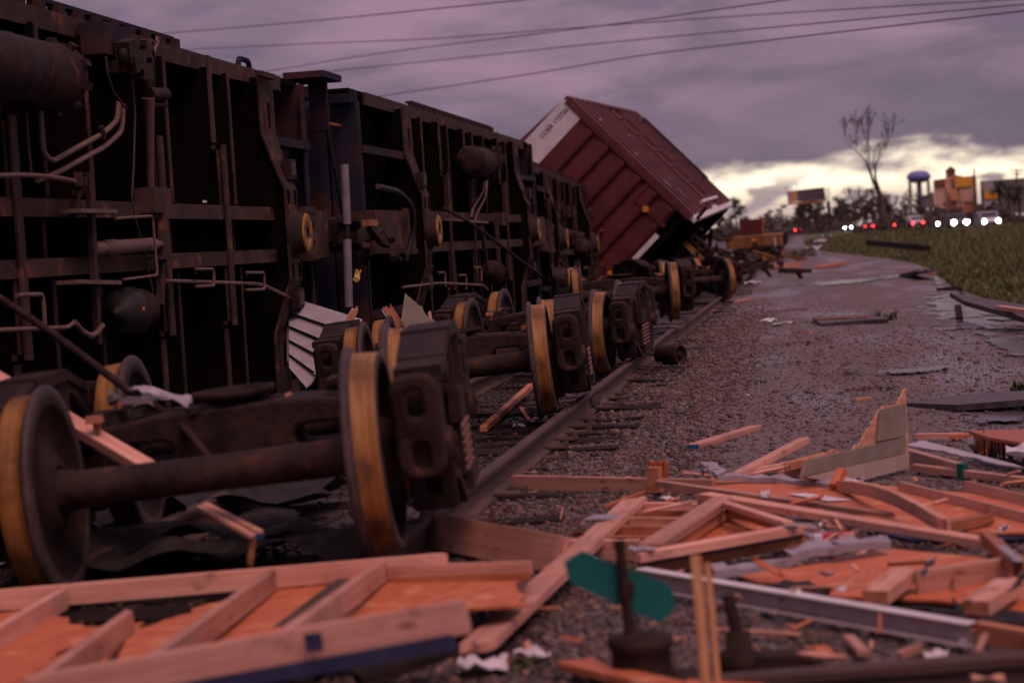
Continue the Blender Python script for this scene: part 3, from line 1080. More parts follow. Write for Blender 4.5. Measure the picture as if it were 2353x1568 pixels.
    bo.location = (0, 0, 0.457)
    My = Matrix(((0, 0, 1, 0), (0, 1, 0, 0), (1, 0, 0, 0), (0, 0, 0, 1)))
    bw = MB().lathe([(0.24, 0.10), (0.27, 0.205), (0.305, 0.205), (0.305, 0.185), (0.265, 0.18), (0.26, 0.03), (0.26, 0.0)], My, 28, 'cast_steel').build('center_bowl', parent=bo)
    for s in (-1, 1):
        MB().box((s * 0.64, 0, 0.235), (0.18, 0.26, 0.07), taper=0.85).build('side_bearing', 'cast_steel', bo)
        MB().box((s * 0.5, 0, 0.285), (0.05, 0.3, 0.03)).build('wear_plate', 'cast_steel', bo)
    # brake beams with shoes
    for q in (-1, 1):
        b = MB()
        b.beam((-0.72, q * 0.40, 0.38), (0.72, q * 0.40, 0.38), 0.07, 0.06)
        b.beam((-0.6, q * 0.40, 0.38), (0.0, q * 0.28, 0.40), 0.03, 0.04)
        b.beam((0.6, q * 0.40, 0.38), (0.0, q * 0.28, 0.40), 0.03, 0.04)
        for s in (-1, 1):
            b.box((s * 0.755, q * 0.415, 0.40), (0.085, 0.06, 0.32))
        b.build('brake_beam', 'cast_steel', t)
        for s in (-1, 1):
            MB().box((s * 0.62, q * 0.34, 0.72), (0.08, 0.04, 0.035)).box((s * 0.62, q * 0.31, 0.69), (0.03, 0.035, 0.07)).build('brake_key', 'pine_dark', t)
    return t


truck0 = build_truck()
first_truck = [True]


def place_truck(pr, pl, hint, label, group='loose railway trucks on and beside the track'):
    """pr, pl: centres of the near right and near left wheel"""
    a = (pr - pl).normalized()
    h = Vector(hint)
    f = (h - a * h.dot(a)).normalized()
    u = a.cross(f).normalized()
    mid = (pr + pl) / 2
    org = mid + f * 0.89 - u * 0.457
    t = truck0 if first_truck[0] else copy_tree(truck0)
    first_truck[0] = False
    t.matrix_world = frame_matrix(a, f, u, org)
    tag(t, label, 'railway truck', group)
    return t


place_truck(P(858, 1040, 8.95), P(858, 1040, 8.95) - 1.51 * Vector((0.990, 0.112, 0.066)), (-0.11, 1, 0.02), 'rusty railway truck nearest the camera, its axle filling the lower left')
place_truck(P(1245, 825, 16.5), P(833, 874, 16.6), (0.02, 1, 0.0), 'rusty railway truck second from the camera, one wheel inside the near rail')
place_truck(P(1378, 765, 22.0), P(1083, 785, 22.3), (0.05, 1, 0.03), 'rusty railway truck in the middle with its coil springs facing the gravel')
place_truck(P(1545, 668, 31.5), P(1325, 683, 31.5), (0.02, 1, 0.0), 'rusty railway truck just behind the middle one, below the red boxcar')
place_truck(P(1664, 642, 43.5), P(1514, 648, 43.05), (0.3, 1, 0.0), 'rusty railway truck turned slightly aside, farthest of those lying along the near rail')

# ------------------------------------------------------------------ boxcars
def corrugated(width, height, nrib, depth, axis='end'):
    """plate of rounded horizontal ribs: local x width, z height, ribs bulge towards -y"""
    prof = []
    step = height / nrib
    for k in range(nrib):
        z0 = k * step
        for f, d in ((0.0, 0.0), (0.05, 0.15), (0.14, 0.9), (0.22, 1.0), (0.55, 0.72), (0.90, 0.30), (0.97, 0.0)):
            prof.append((z0 + f * step, -d * depth))
    prof.append((height, 0))
    vs = []
    for z, y in prof:
        for x in (-width / 2, -width / 2 + 0.10, width / 2 - 0.10, width / 2):
            k = 1.0 if abs(x) < width / 2 - 0.01 else 0.0
            vs.append((x, y * k, z))
    fs = []
    for i in range(len(prof) - 1):
        for j in range(3):
            fs.append((i * 4 + j, i * 4 + j + 1, (i + 1) * 4 + j + 1, (i + 1) * 4 + j))
    return vs, fs


def make_boxcar(label, L, tc, hw=1.645, H=3.55, side_mat='car_blue', end_mat='car_blue', roof_mat='car_blue', under='underframe', cross=None, end_ribs=8, group='overturned boxcars', floor_z=0.36, step_ends=(True, True)):
    """upright in local space: x across, y along, z up from the lowest underframe plane"""
    c = empty('boxcar', (0, 0, 0), label, 'boxcar', group)
    e0, e1 = -L / 2, L / 2
    MB().box((0, 0, floor_z + 0.03), (2 * hw - 0.1, L - 0.1, 0.06)).build('floor', 'recess_shade', c)
    # floor planks seen between the crossmembers
    for s in (-1, 1):
        m = MB()
        m.box((s * (hw - 0.03), 0, floor_z * 0.5 + 0.16), (0.06, L, 0.42), 'web_shade')
        m.box((s * (hw - 0.075), 0, floor_z * 0.5 - 0.06), (0.15, L * 0.90, 0.03), under)
        m.build('side_sill', None, c)
        m = MB()
        m.box((s * 0.165, 0, 0.16), (0.02, L - 0.9, 0.40), 'web_shade')
        m.box((s * 0.205, 0, -0.048), (0.125, 2 * tc - 0.3, 0.022), under)
        m.build('center_sill', None, c)
    for y, kind in cross:
        m = MB()
        if kind == 'thin':
            for s in (-1, 1):
                m.box((s * (hw + 0.16) / 2, y, 0.21), (hw - 0.42, 0.014, 0.30), 'web_shade')
                m.box((s * (hw + 0.16) / 2, y + 0.022, 0.053), (hw - 0.42, 0.058, 0.012), under)
            for s in (-1, 1):
                for q in (0.62, 1.02):
                    m.box((s * q, y + 0.09, 0.24), (0.09, 0.13, 0.09), 'web_shade')
            m.box((0, y + 0.022, 0.10), (0.31, 0.05, 0.012), under)
        else:
            for s in (-1, 1):
                m.box((s * (hw + 0.16) / 2, y, 0.19), (hw - 0.42, 0.02, 0.34), 'web_shade')
                m.box((s * (hw - 0.42), y, 0.012), (0.78, 0.105, 0.016), under)
                m.box((s * 0.50, y, -0.036), (0.62, 0.15, 0.016), under)
                m.box((s * 0.79, y, -0.014), (0.04, 0.15, 0.06), under)
            m.box((0, y, -0.074), (1.62, 0.115, 0.020), under)
        m.build('crossmember', None, c)
    for s_ in (-1, 1):
        yb = s_ * tc
        # body bolster: shallow at the sides, deep over the centre plate
        sect = [(-hw + 0.10, -0.01), (-0.98, -0.02), (-0.62, -0.13), (-0.45, -0.20), (0.45, -0.20), (0.62, -0.13), (0.98, -0.02), (hw - 0.10, -0.01)]
        m = MB()
        wd = lambda u: 0.52 - 0.10 * max(0, 1 - abs(u) / 0.9) if abs(u) > 0.9 else 0.42
        vs = []
        for (u, z) in sect:
            w = wd(u) / 2
            vs += [(u, yb - w, z), (u, yb + w, z), (u, yb + w, z + 0.022), (u, yb - w, z + 0.022)]
        n = len(sect)
        fs = [(i * 4 + q, i * 4 + (q + 1) % 4, (i + 1) * 4 + (q + 1) % 4, (i + 1) * 4 + q) for i in range(n - 1) for q in range(4)] + [(0, 1, 2, 3), (n * 4 - 4, n * 4 - 3, n * 4 - 2, n * 4 - 1)]
        m.add(vs, fs, under)
        for q in (-0.15, 0.15):
            vs = []
            for (u, z) in sect:
                vs += [(u, yb + q - 0.01, z), (u, yb + q + 0.01, z), (u, yb + q + 0.01, 0.34), (u, yb + q - 0.01, 0.34)]
            m.add(vs, fs, 'web_shade')
        bo = m.build('body_bolster', None, c)
        Mz = Matrix.Translation((0, yb, 0)) @ Matrix(((0, 1, 0, 0), (0, 0, 1, 0), (1, 0, 0, 0), (0, 0, 0, 1)))
        MB().lathe([(-0.19, 0.24, 'cast_steel'), (-0.23, 0.235, 'cast_steel'), (-0.245, 0.20, 'cast_steel'), (-0.335, 0.195, 'yellow_grease'), (-0.345, 0.185, 'yellow_grease'), (-0.345, 0.062, 'cast_steel'), (-0.30, 0.055, 'cast_steel'), (-0.30, 0.0, 'cast_steel')], Mz, 32).build('center_plate', parent=bo)
        for u in (-0.64, 0.64):
            k = MB()
            k.box((u, yb + 0.10 * s_, -0.17), (0.20, 0.24, 0.08), 'cast_steel')
            k.box((u, yb + 0.10 * s_, -0.215), (0.13, 0.15, 0.012), 'wheel_rim')
            k.build('side_bearing', parent=bo)
        # ribs on the bolster flank (slots) and long slots near the sides
        for u in (-0.36, 0.36):
            for q in (-0.15, -0.10, 0.10, 0.15):
                MB().box((u, yb + q, -0.202), (0.14, 0.014, 0.012)).build('bolster_slot', 'recess_shade', bo)
        for u in (-1.18, 1.18):
            MB().box((u, yb + 0.03, -0.020), (0.24, 0.045, 0.012)).build('slot', 'recess_shade', bo)
        # draft gear housing, coupler
        m = MB()
        ye = s_ * L / 2
        ys = yb + s_ * 0.45
        m.box((0, (ys + ye) / 2 + 0.1 * s_, 0.05), (0.50, abs(ye - ys) - 0.1, 0.30))
        m.box((0, ys + s_ * 0.42, -0.13), (0.56, 0.42, 0.06))
        for u in (-0.24, 0.24):
            for q in range(4):
                m.box((u, ys + s_ * (0.27 + 0.1 * q), -0.17), (0.045, 0.045, 0.03))
        dg = m.build('draft_gear', under, c)
        k = MB()
        k.box((0.0, ys + s_ * 0.36, -0.163), (0.26, 0.045, 0.008))
        k.box((0.10, ys + s_ * 0.52, -0.163), (0.05, 0.025, 0.008))
        k.box((-0.10, ys + s_ * 0.52, -0.163), (0.05, 0.025, 0.008))
        k.build('draft_slot', 'recess_shade', dg)
        m = MB()
        m.box((0, ye + s_ * 0.25, 0.05), (0.17, 0.62, 0.18))
        vs, fs = fill_mesh([(-0.14, 0.0), (-0.20, 0.18), (-0.12, 0.34), (-0.02, 0.36), (-0.03, 0.24), (0.06, 0.18), (0.12, 0.30), (0.20, 0.28), (0.16, 0.0)], [], 0.26, 0.02, 1)
        Mk = Matrix.Translation((0, ye + s_ * 0.52, 0.05)) @ Matrix.Scale(s_, 4, (0, 1, 0))
        m.add(vs, fs, None, False, Mk)
        cp = m.build('coupler', 'cast_steel', c)
        # end sill
        m = MB()
        m.box((0, ye - s_ * 0.04, 0.22), (2 * hw - 0.06, 0.08, 0.34))
        m.box((0, ye - s_ * 0.10, 0.06), (2 * hw - 0.3, 0.16, 0.02))
        for u in (-0.95, 0.95):
            m.box((u, (yb + ye) / 2, 0.10), (0.09, abs(ye - yb) - 0.2, 0.20))
        m.build('end_sill', end_mat, c)
        # corrugated end
        vs, fs = corrugated(2 * hw - 0.16, H, end_ribs, 0.07)
        Me = Matrix.Translation((0, ye, floor_z + 0.05)) @ (Matrix.Identity(4) if s_ < 0 else Matrix.Rotation(math.pi, 4, 'Z'))
        ew = MB().add(vs, fs, end_mat, False, Me).build('end_wall', parent=c, rec=False)
        m = MB()
        for u in (-1, 1):
            m.box((u * (hw - 0.035), ye - 0.02 * s_, floor_z + 0.05 + H / 2), (0.09, 0.14, H))
        m.box((0, ye - 0.03 * s_, floor_z + 0.05 + H - 0.04), (2 * hw - 0.16, 0.10, 0.10))
        m.build('corner_post', end_mat, ew)
    # sides with exterior posts, roof
    for s in (-1, 1):
        sw = MB().box((s * (hw - 0.012), 0, floor_z + 0.05 + H / 2 + 0.05), (0.024, L - 0.05, H - 0.1)).build('side_wall', side_mat, c)
        pm = MB().box((0, 0, 0), (0.065, 0.075, H - 0.16)).mesh('side_post', side_mat)
        npost = int(L / 0.62)
        for k in range(npost):
            y = -L / 2 + 0.2 + (L - 0.4) * k / (npost - 1)
            if abs(y) < 1.5:
                continue
            p = bpy.data.objects.new('side_post', pm)
            col.objects.link(p)
            p.parent = sw
            p.location = (s * (hw + 0.03), y, floor_z + 0.05 + H / 2 + 0.02)
        d = MB()
        d.box((s * (hw + 0.05), 0, floor_z + 0.1 + H * 0.46), (0.05, 2.9, H * 0.9))
        for k in range(4):
            d.box((s * (hw + 0.085), 0, floor_z + 0.4 + k * 0.75), (0.03, 2.8, 0.08))
        d.build('door', side_mat, c)
        for z in (floor_z + 0.02, floor_z + H - 0.02):
            MB().box((s * (hw + 0.06), 0.75, z), (0.06, 6.9, 0.06)).build('door_track', side_mat, c)
        MB().box((s * (hw + 0.145), 0.75, floor_z), (0.03, 6.9, 0.09)).build('door_track', side_mat, c)
        tm = MB().box((0, 0, 0), (0.13, 0.13, 0.10)).mesh('track_stop', side_mat)
        for k in range(18):
            p = bpy.data.objects.new('track_stop', tm)
            col.objects.link(p)
            p.parent = c
            p.location = (s * (hw + 0.07), -2.65 + k * 0.40, floor_z - 0.04)
    m = MB()
    zt = floor_z + 0.05 + H
    vs = [(-hw, e0, zt), (0, e0, zt + 0.14), (hw, e0, zt), (-hw, e1, zt), (0, e1, zt + 0.14), (hw, e1, zt)]
    m.add(vs, [(0, 1, 4, 3), (1, 2, 5, 4), (0, 3, 5, 2)])
    rf = m.build('roof', roof_mat, c)
    rm = MB().box((0, 0, 0), (2 * hw, 0.06, 0.05)).mesh('roof_rib', roof_mat)
    for k in range(int(L / 1.3) + 1):
        p = bpy.data.objects.new('roof_rib', rm)
        col.objects.link(p)
        p.parent = rf
        p.location = (0, e0 + 0.1 + k * 1.3, zt + 0.10)
    return c


def tank(c, p, axis_y0, axis_y1, r, name='air_reservoir', m='cast_steel'):
    """cylinder with domed ends along y"""
    x, z = p
    Mx = Matrix.Translation((x, 0, z)) @ Matrix(((0, 1, 0, 0), (1, 0, 0, 0), (0, 0, -1, 0), (0, 0, 0, 1)))
    a, b = axis_y0, axis_y1
    L = b - a
    prof = [(a, 0.001), (a + 0.01, r * 0.45), (a + 0.04, r * 0.78), (a + 0.10, r * 0.97), (a + 0.14, r), (a + L * 0.5 - 0.02, r), (a + L * .5, r * 1.02), (a + L * .5 + 0.02, r),
            (b - 0.22, r), (b - 0.22, r * 1.07), (b - 0.185, r * 1.07), (b - 0.185, r * 0.985), (b - 0.12, r * 0.93), (b - 0.06, r * 0.80), (b - 0.02, r * 0.52), (b, 0.001)]
    mb = MB().lathe(prof, Mx, 36, m)
    o = mb.build(name, parent=c)
    for q in range(10):
        an = q * math.pi * 2 / 10
        MB().box((x + math.cos(an) * r * 1.08, b - 0.20, z + math.sin(an) * r * 1.08), (0.05, 0.085, 0.05), rot=Matrix.Rotation(-an, 3, 'Y')).build('flange_bolt', m, o)
    return o


def bend(pts, n=5, rad=0.12):
    """round the corners of a pipe run"""
    pts = [Vector(p) for p in pts]
    out = [pts[0]]
    for a, b, c in zip(pts, pts[1:], pts[2:]):
        d0, d1 = (a - b), (c - b)
        r = min(rad, d0.length * 0.45, d1.length * 0.45)
        p0, p1 = b + d0.normalized() * r, b + d1.normalized() * r
        for k in range(n + 1):
            t = k / n
            out.append(p0.lerp(b, t).lerp(b.lerp(p1, t), t))
    out.append(pts[-1])
    return out


# --- nearest boxcar ------------------------------------------------------
XA, ZA = -5.2, 1.80
YA0, YA1 = 5.4, 21.0
YAc, LA = (YA0 + YA1) / 2, YA1 - YA0


def UA(px, py, out=0.0):            # underside coordinates of the nearest car under a sight line
    p = PX(px, py, XA + out)
    return Vector((p.z - ZA, p.y - YAc, -out))


crossA = []
for px, kind in ((4, 'main'), (112, 'thin'), (218, 'thin'), (345, 'main'), (398, 'thin'), (492, 'main'), (542, 'thin')):
    py = 300
    crossA.append((PX(px, py, XA).y - YAc, kind))
crossA += [(crossA[0][0] - 0.75 * k, 'main' if k % 3 == 0 else 'thin') for k in range(1, 7)]
tcA = 19.2 - YAc
carA = make_boxcar('nearest overturned boxcar, dark underframe with pipes, tank and brake gear facing the track', LA, tcA, cross=crossA)
carA.matrix_world = Matrix.Translation((XA, YAc, ZA)) @ Matrix.Rotation(R(-90), 4, 'Y')


def add_gear_A(c):
    U = UA
    # big air reservoir
    y0, y1 = U(-160, 170, 0.16).y, U(148, 170, 0.16).y
    zc = U(95, 172, 0.16).x
    tank(c, (zc, -0.16), y0, y1, 0.225)
    # brake valve cluster hung under the sill
    v = MB()
    rnd = random.Random(4)
    for (px, py, s) in ((262, 112, .10), (292, 118, .13), (318, 110, .10), (330, 130, .12), (300, 145, .14), (276, 150, .10), (322, 165, .11), (345, 120, .07), (310, 95, .06), (330, 98, .05), (345, 102, .05), (300, 160, .08)):
        p = U(px, py, 0.12 + rnd.uniform(-.05, .08))
        v.box(p, (s * rnd.uniform(.8, 1.4), s * rnd.uniform(1, 2.2), s * rnd.uniform(.8, 1.3)), rot=Matrix.Rotation(rnd.uniform(-.5, .5), 3, 'X') @ Matrix.Rotation(rnd.uniform(-.5, .5), 3, 'Z'))
    for (px, py) in ((285, 128), (325, 148), (338, 112)):
        p = U(px, py, 0.2)
        v.lathe([(-0.06, 0.0), (-0.06, 0.045), (0.05, 0.04), (0.06, 0.0)], Matrix.Translation(p), 12)
    vo = v.build('brake_valve', 'cast_steel', c)
    # dark box on the sill above it
    k = MB()
    a, b = U(210, 55, 0.05), U(285, 75, 0.05)
    k.box(((a.x + b.x) / 2 - 0.10, (a.y + b.y) / 2, -0.02), (0.24, (b.y - a.y) * 0.85, 0.20))
    k.build('valve_box', 'car_blue', c)
    # vertical pipe below the valve with a tee
    t = MB()
    t.tube([U(338, 170, 0.12), U(340, 235, 0.12)], 0.045, 'cast_steel', 10)
    t.tube([U(340, 225, 0.14), U(343, 275, 0.12), U(346, 440, 0.06)], [0.055, 0.04, 0.028], 'pipe', 10)
    t.tube([U(340, 215, 0.14), U(380, 217, 0.14)], 0.05, 'cast_steel', 12)
    t.tube([U(345, 240, 0.14), U(382, 243, 0.14)], 0.018, 'cast_steel', 8)
    t.build('drain_pipe', parent=c)
    k = MB()
    k.tube([U(346, 135, 0.14), U(362, 100, 0.14), U(366, 88, 0.14), U(360, 86, 0.14), U(360, 96, 0.14)], 0.012, 'pipe', 6)
    k.tube([U(354, 110, 0.12), U(354, 200, 0.1)], 0.006, 'hose', 6)
    k.build('release_rod', parent=c)
    # bent air pipes
    for a in ([(272, 235), (270, 275), (240, 305), (118, 372), (98, 350), (92, 260)], [(283, 240), (281, 300), (245, 335), (130, 398), (86, 415)]):
        MB().tube(bend([U(x, y, 0.10) for x, y in a], 5, 0.2), 0.021, 'pipe', 8).build('air_pipe', parent=c)
    MB().tube([U(232, 290, 0.12), U(238, 320, 0.12)], 0.024, 'cast_steel', 6).build('pipe_clamp', parent=c)
    # hanging hoses
    for a in ([(243, 130), (247, 170), (262, 215), (290, 250)], [(302, 170), (310, 260), (307, 380), (303, 450), (310, 500), (330, 570), (345, 640), (356, 700)], [(60, 260), (66, 340), (72, 400)]):
        pts = [U(x, y, 0.16) for x, y in a]
        sm = []
        for i in range(len(pts) - 1):
            for q in range(4):
                sm.append(pts[i].lerp(pts[i + 1], q / 4))
        sm.append(pts[-1])
        MB().tube(sm, 0.010, 'hose', 6).build('hose', parent=c)
    # brake lever and long rods
    MB().tube(bend([U(-60, 405, 0.2), U(70, 402, 0.2), U(130, 408, 0.2), U(205, 424, 0.2)], 4, .3), 0.018, 'pipe', 8).build('brake_rod', parent=c)
    k = MB()
    k.box(U(192, 418, 0.2), (0.06, 0.14, 0.07))
    k.box(U(200, 412, 0.22), (0.10, 0.03, 0.05))
    k.box(U(180, 412, 0.22), (0.10, 0.03, 0.05))
    k.beam(U(188, 425, 0.18), U(172, 455, 0.16), 0.05, 0.05)
    k.beam(U(172, 455, 0.16), U(168, 500, 0.14), 0.05, 0.05)
    k.beam(U(205, 425, 0.17), U(226, 790, 0.17), 0.04, 0.075, up=(0, 1, 0))
    k.build('brake_lever', 'underframe', c)
    for (x0, x1, y) in ((160, 246, 485), (155, 255, 648)):
        k = MB()
        a, b = U(x0, y, 0.19), U(x1, y + 2, 0.19)
        k.beam(a, b, 0.16, 0.028, up=(1, 0, 0))
        k.build('lever_guide', 'pipe', c)
    # slack adjuster
    a, b = U(218, 572, 0.16), U(372, 560, 0.16)
    d = b - a
    Mx = frame_matrix(d.normalized(), Vector((0, 0, 1)).cross(d).normalized(), d.normalized().cross(Vector((0, 0, 1)).cross(d).normalized()), a)
    Ls = d.length
    MB().lathe([(0, 0), (0, .045), (.07 * Ls, .055), (.10 * Ls, .04), (.14 * Ls, .04), (.15 * Ls, .062), (.28 * Ls, .062), (.29 * Ls, .055), (.85 * Ls, .055), (.88 * Ls, .045), (.92 * Ls, .03), (1.0 * Ls, .025), (1.0 * Ls, 0)], Mx, 16, 'pipe').build('slack_adjuster', parent=c)
    # square rod guard
    MB().tube(bend([U(262, 508, 0.05), U(264, 502, 0.26), U(350, 496, 0.26), U(362, 632, 0.26), U(285, 642, 0.24), U(280, 645, 0.05)], 3, .05), 0.012, 'pipe', 6).build('rod_guard', parent=c)
    # gusset box where the crossbearer meets the centre sill
    p = U(372, 461, 0.13)
    k = MB()
    k.box((p.x, p.y - 0.12, -0.10), (0.20, 0.42, 0.16))
    k.build('bracket_box', 'underframe', c)
    k = MB()
    k.box((p.x, p.y + 0.095, -0.14), (0.06, 0.02, 0.04))
    k.build('bracket_slot', 'recess_shade', c)
    k = MB()
    k.beam(U(375, 475, 0.16), U(372, 600, 0.16), 0.05, 0.09, up=(0, 1, 0))
    k.beam(U(370, 600, 0.16), U(368, 700, 0.16), 0.05, 0.07, up=(0, 1, 0))
    k.box(U(375, 592, 0.18), (0.025, 0.5, 0.12))
    k.build('hanger', 'underframe', c)
    # small white stencil plate
    k = MB().box(U(470, 463, 0.04), (0.02, 0.09, 0.01)).build('stencil', 'white_print', c)
    # lower long rod with square guides
    MB().tube(bend([U(380, 645, 0.18), U(600, 652, 0.18), U(680, 690, 0.10), U(830, 752, 0.0)], 4, .3), 0.017, 'pipe', 8).build('brake_rod', parent=c)
    for (x, y) in ((490, 632), (606, 640)):
        a = U(x - 42, y - 8, 0.02)
        MB().tube(bend([U(x - 42, y - 5, 0.02), U(x - 40, y - 14, 0.25), U(x, y - 14, 0.25), U(x + 2, y + 24, 0.25), U(x - 40, y + 26, 0.22), U(x - 42, y + 26, 0.02)], 3, .04), 0.015, 'pipe', 6).build('rod_guide', parent=c)
    for pts in ([(-60, 762), (20, 757), (155, 752), (168, 742)], [(40, 678), (97, 676), (100, 700), (104, 760)]):
        MB().tube(bend([U(x, y, 0.2) for x, y in pts], 4, .06), 0.016, 'pipe', 8).build('brake_rod', parent=c)
    # brake cylinder with black dome and a chain
    p = U(300, 715, 0.12)
    Mx = Matrix.Translation((p.x, p.y, -0.14)) @ Matrix(((0, 1, 0, 0), (1, 0, 0, 0), (0, 0, -1, 0), (0, 0, 0, 1)))
    m = MB().lathe([(-0.42, 0.0, 'black_rubber'), (-0.40, 0.05, 'black_rubber'), (-0.34, 0.055, 'black_rubber'), (-0.33, 0.13, 'black_rubber'), (-0.26, 0.165, 'black_rubber'), (-0.12, 0.175, 'cast_steel'), (-0.12, 0.19, 'cast_steel'), (-0.09, 0.19, 'cast_steel'), (-0.09, 0.155, 'cast_steel'), (0.10, 0.15, 'cast_steel'), (0.12, 0.17, 'cast_steel'), (0.15, 0.165, 'cast_steel'), (0.16, 0.0, 'cast_steel')], Mx, 28)
    bc = m.build('brake_cylinder', parent=c)
    MB().box((p.x + .02, p.y - 0.24, -0.14 - 0.165), (0.025, 0.03, 0.01)).build('brake_cylinder_tag', 'orange_reflector', bc)
    ch = MB()
    pts = [U(170, 740, 0.2), U(190, 762, 0.2), U(208, 772, 0.2), U(222, 765, 0.2), U(235, 748, 0.2)]
    for a, b in zip(pts, pts[1:]):
        for q in range(2):
            m0 = a.lerp(b, q / 2)
            m1 = a.lerp(b, q / 2 + 0.55)
            ch.tube([m0, m1], 0.022, 'pipe', 6)
    ch.build('chain', parent=c)
    # draft gear side strap, grab irons on the top side at the car end
    k = MB()
    a, b = U(578, 160, 0.02), U(622, 178, 0.02)
    k.box(((a.x + b.x) / 2 - .02, (a.y + b.y) / 2, -0.06), (0.05, .55, 0.06))
    k.build('jacking_pad', 'underframe', c)
    MB().tube(bend([(1.60, 19.55 - YAc, 0.35), (1.80, 19.55 - YAc, 0.35), (1.80, 19.95 - YAc, 0.35), (1.60, 19.95 - YAc, 0.35)], 5, .12), 0.03, 'car_blue', 8).build('grab_iron', parent=c)
    for q in range(4):
        MB().box((1.62, 20.1 - YAc + 0.22 * q, 0.36), (0.07, 0.1, 0.07)).build('sill_bolt', 'car_blue', c)
    # crossover platform bracket and uncoupling lever at the end
    m = MB()
    e = YA1 - YAc
    m.box((1.72, e + 0.42, 0.05), (0.07, 0.85, 0.45))
    m.box((1.42, e + 0.62, 0.05), (0.55, 0.10, 0.20))
    m.build('crossover_step', 'car_blue', c)
    MB().tube([(1.22, e + 0.62, -0.05), (1.22, e + 1.15, -0.05)], 0.018, 'pine_dark', 8).build('step_pin', parent=c)
    MB().tube([(1.15, e + 0.65, -0.02), (0.4, e + 0.92, -0.05), (0.05, e + 1.05, -0.05)], 0.022, 'black_rubber', 8).build('uncoupling_lever', parent=c)


add_gear_A(carA)

# --- second boxcar -------------------------------------------------------
XB, ZB = -4.9, 1.80
YB0, YB1 = 22.15, 36.9
YBc, LB = (YB0 + YB1) / 2, YB1 - YB0


def UB(px, py, out=0.0):
    p = PX(px, py, XB + out)
    return Vector((p.z - ZB, p.y - YBc, -out))


crossB = []
for px, kind in ((984, 'thin'), (1017, 'main'), (1042, 'thin'), (1073, 'main'), (1098, 'thin'), (1122, 'thin'), (1150, 'main'), (1172, 'thin')):
    crossB.append((PX(px, 420, XB).y - YBc, kind))
tcB = 24.75 - YBc
carB = make_boxcar('second overturned boxcar, faded blue end wall and rusty underframe behind the nearest boxcar', LB, abs(tcB) , cross=crossB)
carB.matrix_world = Matrix.Translation((XB, YBc, ZB)) @ Matrix.Rotation(R(-90), 4, 'Y') @ Matrix.Rotation(R(0.0), 4, 'Z')


def add_gear_B(c):
    U = UB
    tank(c, (U(1090, 372, .16).x, -0.16), U(1078, 372, .16).y, U(1116, 372, .16).y, 0.225)
    rnd = random.Random(9)
    v = MB()
    for k in range(9):
        p = U(1140 + rnd.uniform(-12, 14), 365 + rnd.uniform(-26, 30), 0.15)
        s = rnd.uniform(.08, .16)
        v.box(p, (s, s * 2, s), rot=Matrix.Rotation(rnd.uniform(-.5, .5), 3, 'X'))
    v.build('brake_valve', 'cast_steel', c)
    for a in ([(1112, 410), (1110, 440), (1085, 480), (1082, 500)], [(1118, 415), (1116, 450), (1093, 495), (1090, 510)]):
        MB().tube(bend([U(x, y, 0.1) for x, y in a], 4, .2), 0.02, 'pipe', 6).build('air_pipe', parent=c)
    MB().tube(bend([U(925, 660, 0.2), U(1010, 650, 0.2), U(1110, 655, 0.2), U(1120, 665, .2)], 4, .3), 0.018, 'pipe', 8).build('brake_rod', parent=c)
    for (x, y) in ((1022, 632), (1070, 638), (1105, 620)):
        MB().tube(bend([U(x - 16, y, 0.02), U(x - 15, y - 6, 0.2), U(x, y - 6, 0.2), U(x + 1, y + 26, 0.2)], 3, .04), 0.016, 'pipe', 6).build('rod_guide', parent=c)
    MB().tube([U(1020, 478, .25), U(1090, 518, 0.3), U(1165, 575, 0.4), U(1240, 632, 0.6), U(1312, 690, 0.9)], 0.024, 'dark_iron', 8).build('loose_rod', parent=c)
    MB().tube([U(1022, 505, .2), U(1120, 512, 0.2)], 0.018, 'pipe', 8).build('brake_rod', parent=c)
    k = MB()
    MB().beam(U(1105, 520, .2), U(1120, 620, .2), 0.05, 0.08, up=(0, 1, 0)).build('brake_lever', 'underframe', c)
    k.beam(U(1140, 500, .2), U(1148, 640, .2), 0.05, 0.08, up=(0, 1, 0))
    k.box(U(1147, 503, .2), (0.2, 0.35, 0.14))
    k.build('brake_lever', 'underframe', c)
    p = U(1133, 625, .14)
    Mx = Matrix.Translation((p.x, p.y, -0.14)) @ Matrix(((0, 1, 0, 0), (1, 0, 0, 0), (0, 0, -1, 0), (0, 0, 0, 1)))
    MB().lathe([(-0.4, 0.0), (-0.38, 0.13), (-0.2, 0.17), (-0.06, 0.175), (-0.06, 0.19), (0, 0.19), (0, 0.15), (0.3, 0.15), (0.3, 0)], Mx, 24, 'cast_steel').build('brake_cylinder', parent=c)
    # hose and fittings by the coupler end
    MB().tube(bend([U(872, 430, .3), U(915, 440, 0.35), U(945, 470, 0.42), U(952, 530, 0.40), U(930, 600, 0.30)], 5, .3), 0.035, 'black_rubber', 10).build('air_hose', parent=c)
    MB().tube([U(868, 428, .3), U(893, 438, 0.32)], 0.03, 'wheel_rim', 8).build('hose_coupling', parent=c)
    rnd = random.Random(21)
    for q in range(10):
        p = U(rnd.uniform(830, 930), rnd.uniform(520, 610), rnd.uniform(.05, .35))
        MB().beam(p, p + Vector((rnd.uniform(-.25, .25), rnd.uniform(-.35, .35), rnd.uniform(-.1, .1))), 0.06, 0.07).build('coupler_linkage', 'cast_steel', c)
    MB().box(U(850, 512, .3), (0.07, 0.42, 0.08)).build('wood_block', 'pine_dark', c)
    m = MB()
    m.box((1.52, -LB / 2 - 0.02, 0.2), (0.1, 0.25, 0.25))
    for q in range(3):
        m.lathe([(-.03, 0), (-.03, .05), (.05, .05), (.06, 0)], Matrix.Translation((1.62, -LB / 2 + 0.4 + .45 * q, .4)) @ Matrix.Rotation(R(90), 4, 'Y'), 10)
    m.build('corner_cap', 'car_blue', c)


add_gear_B(carB)

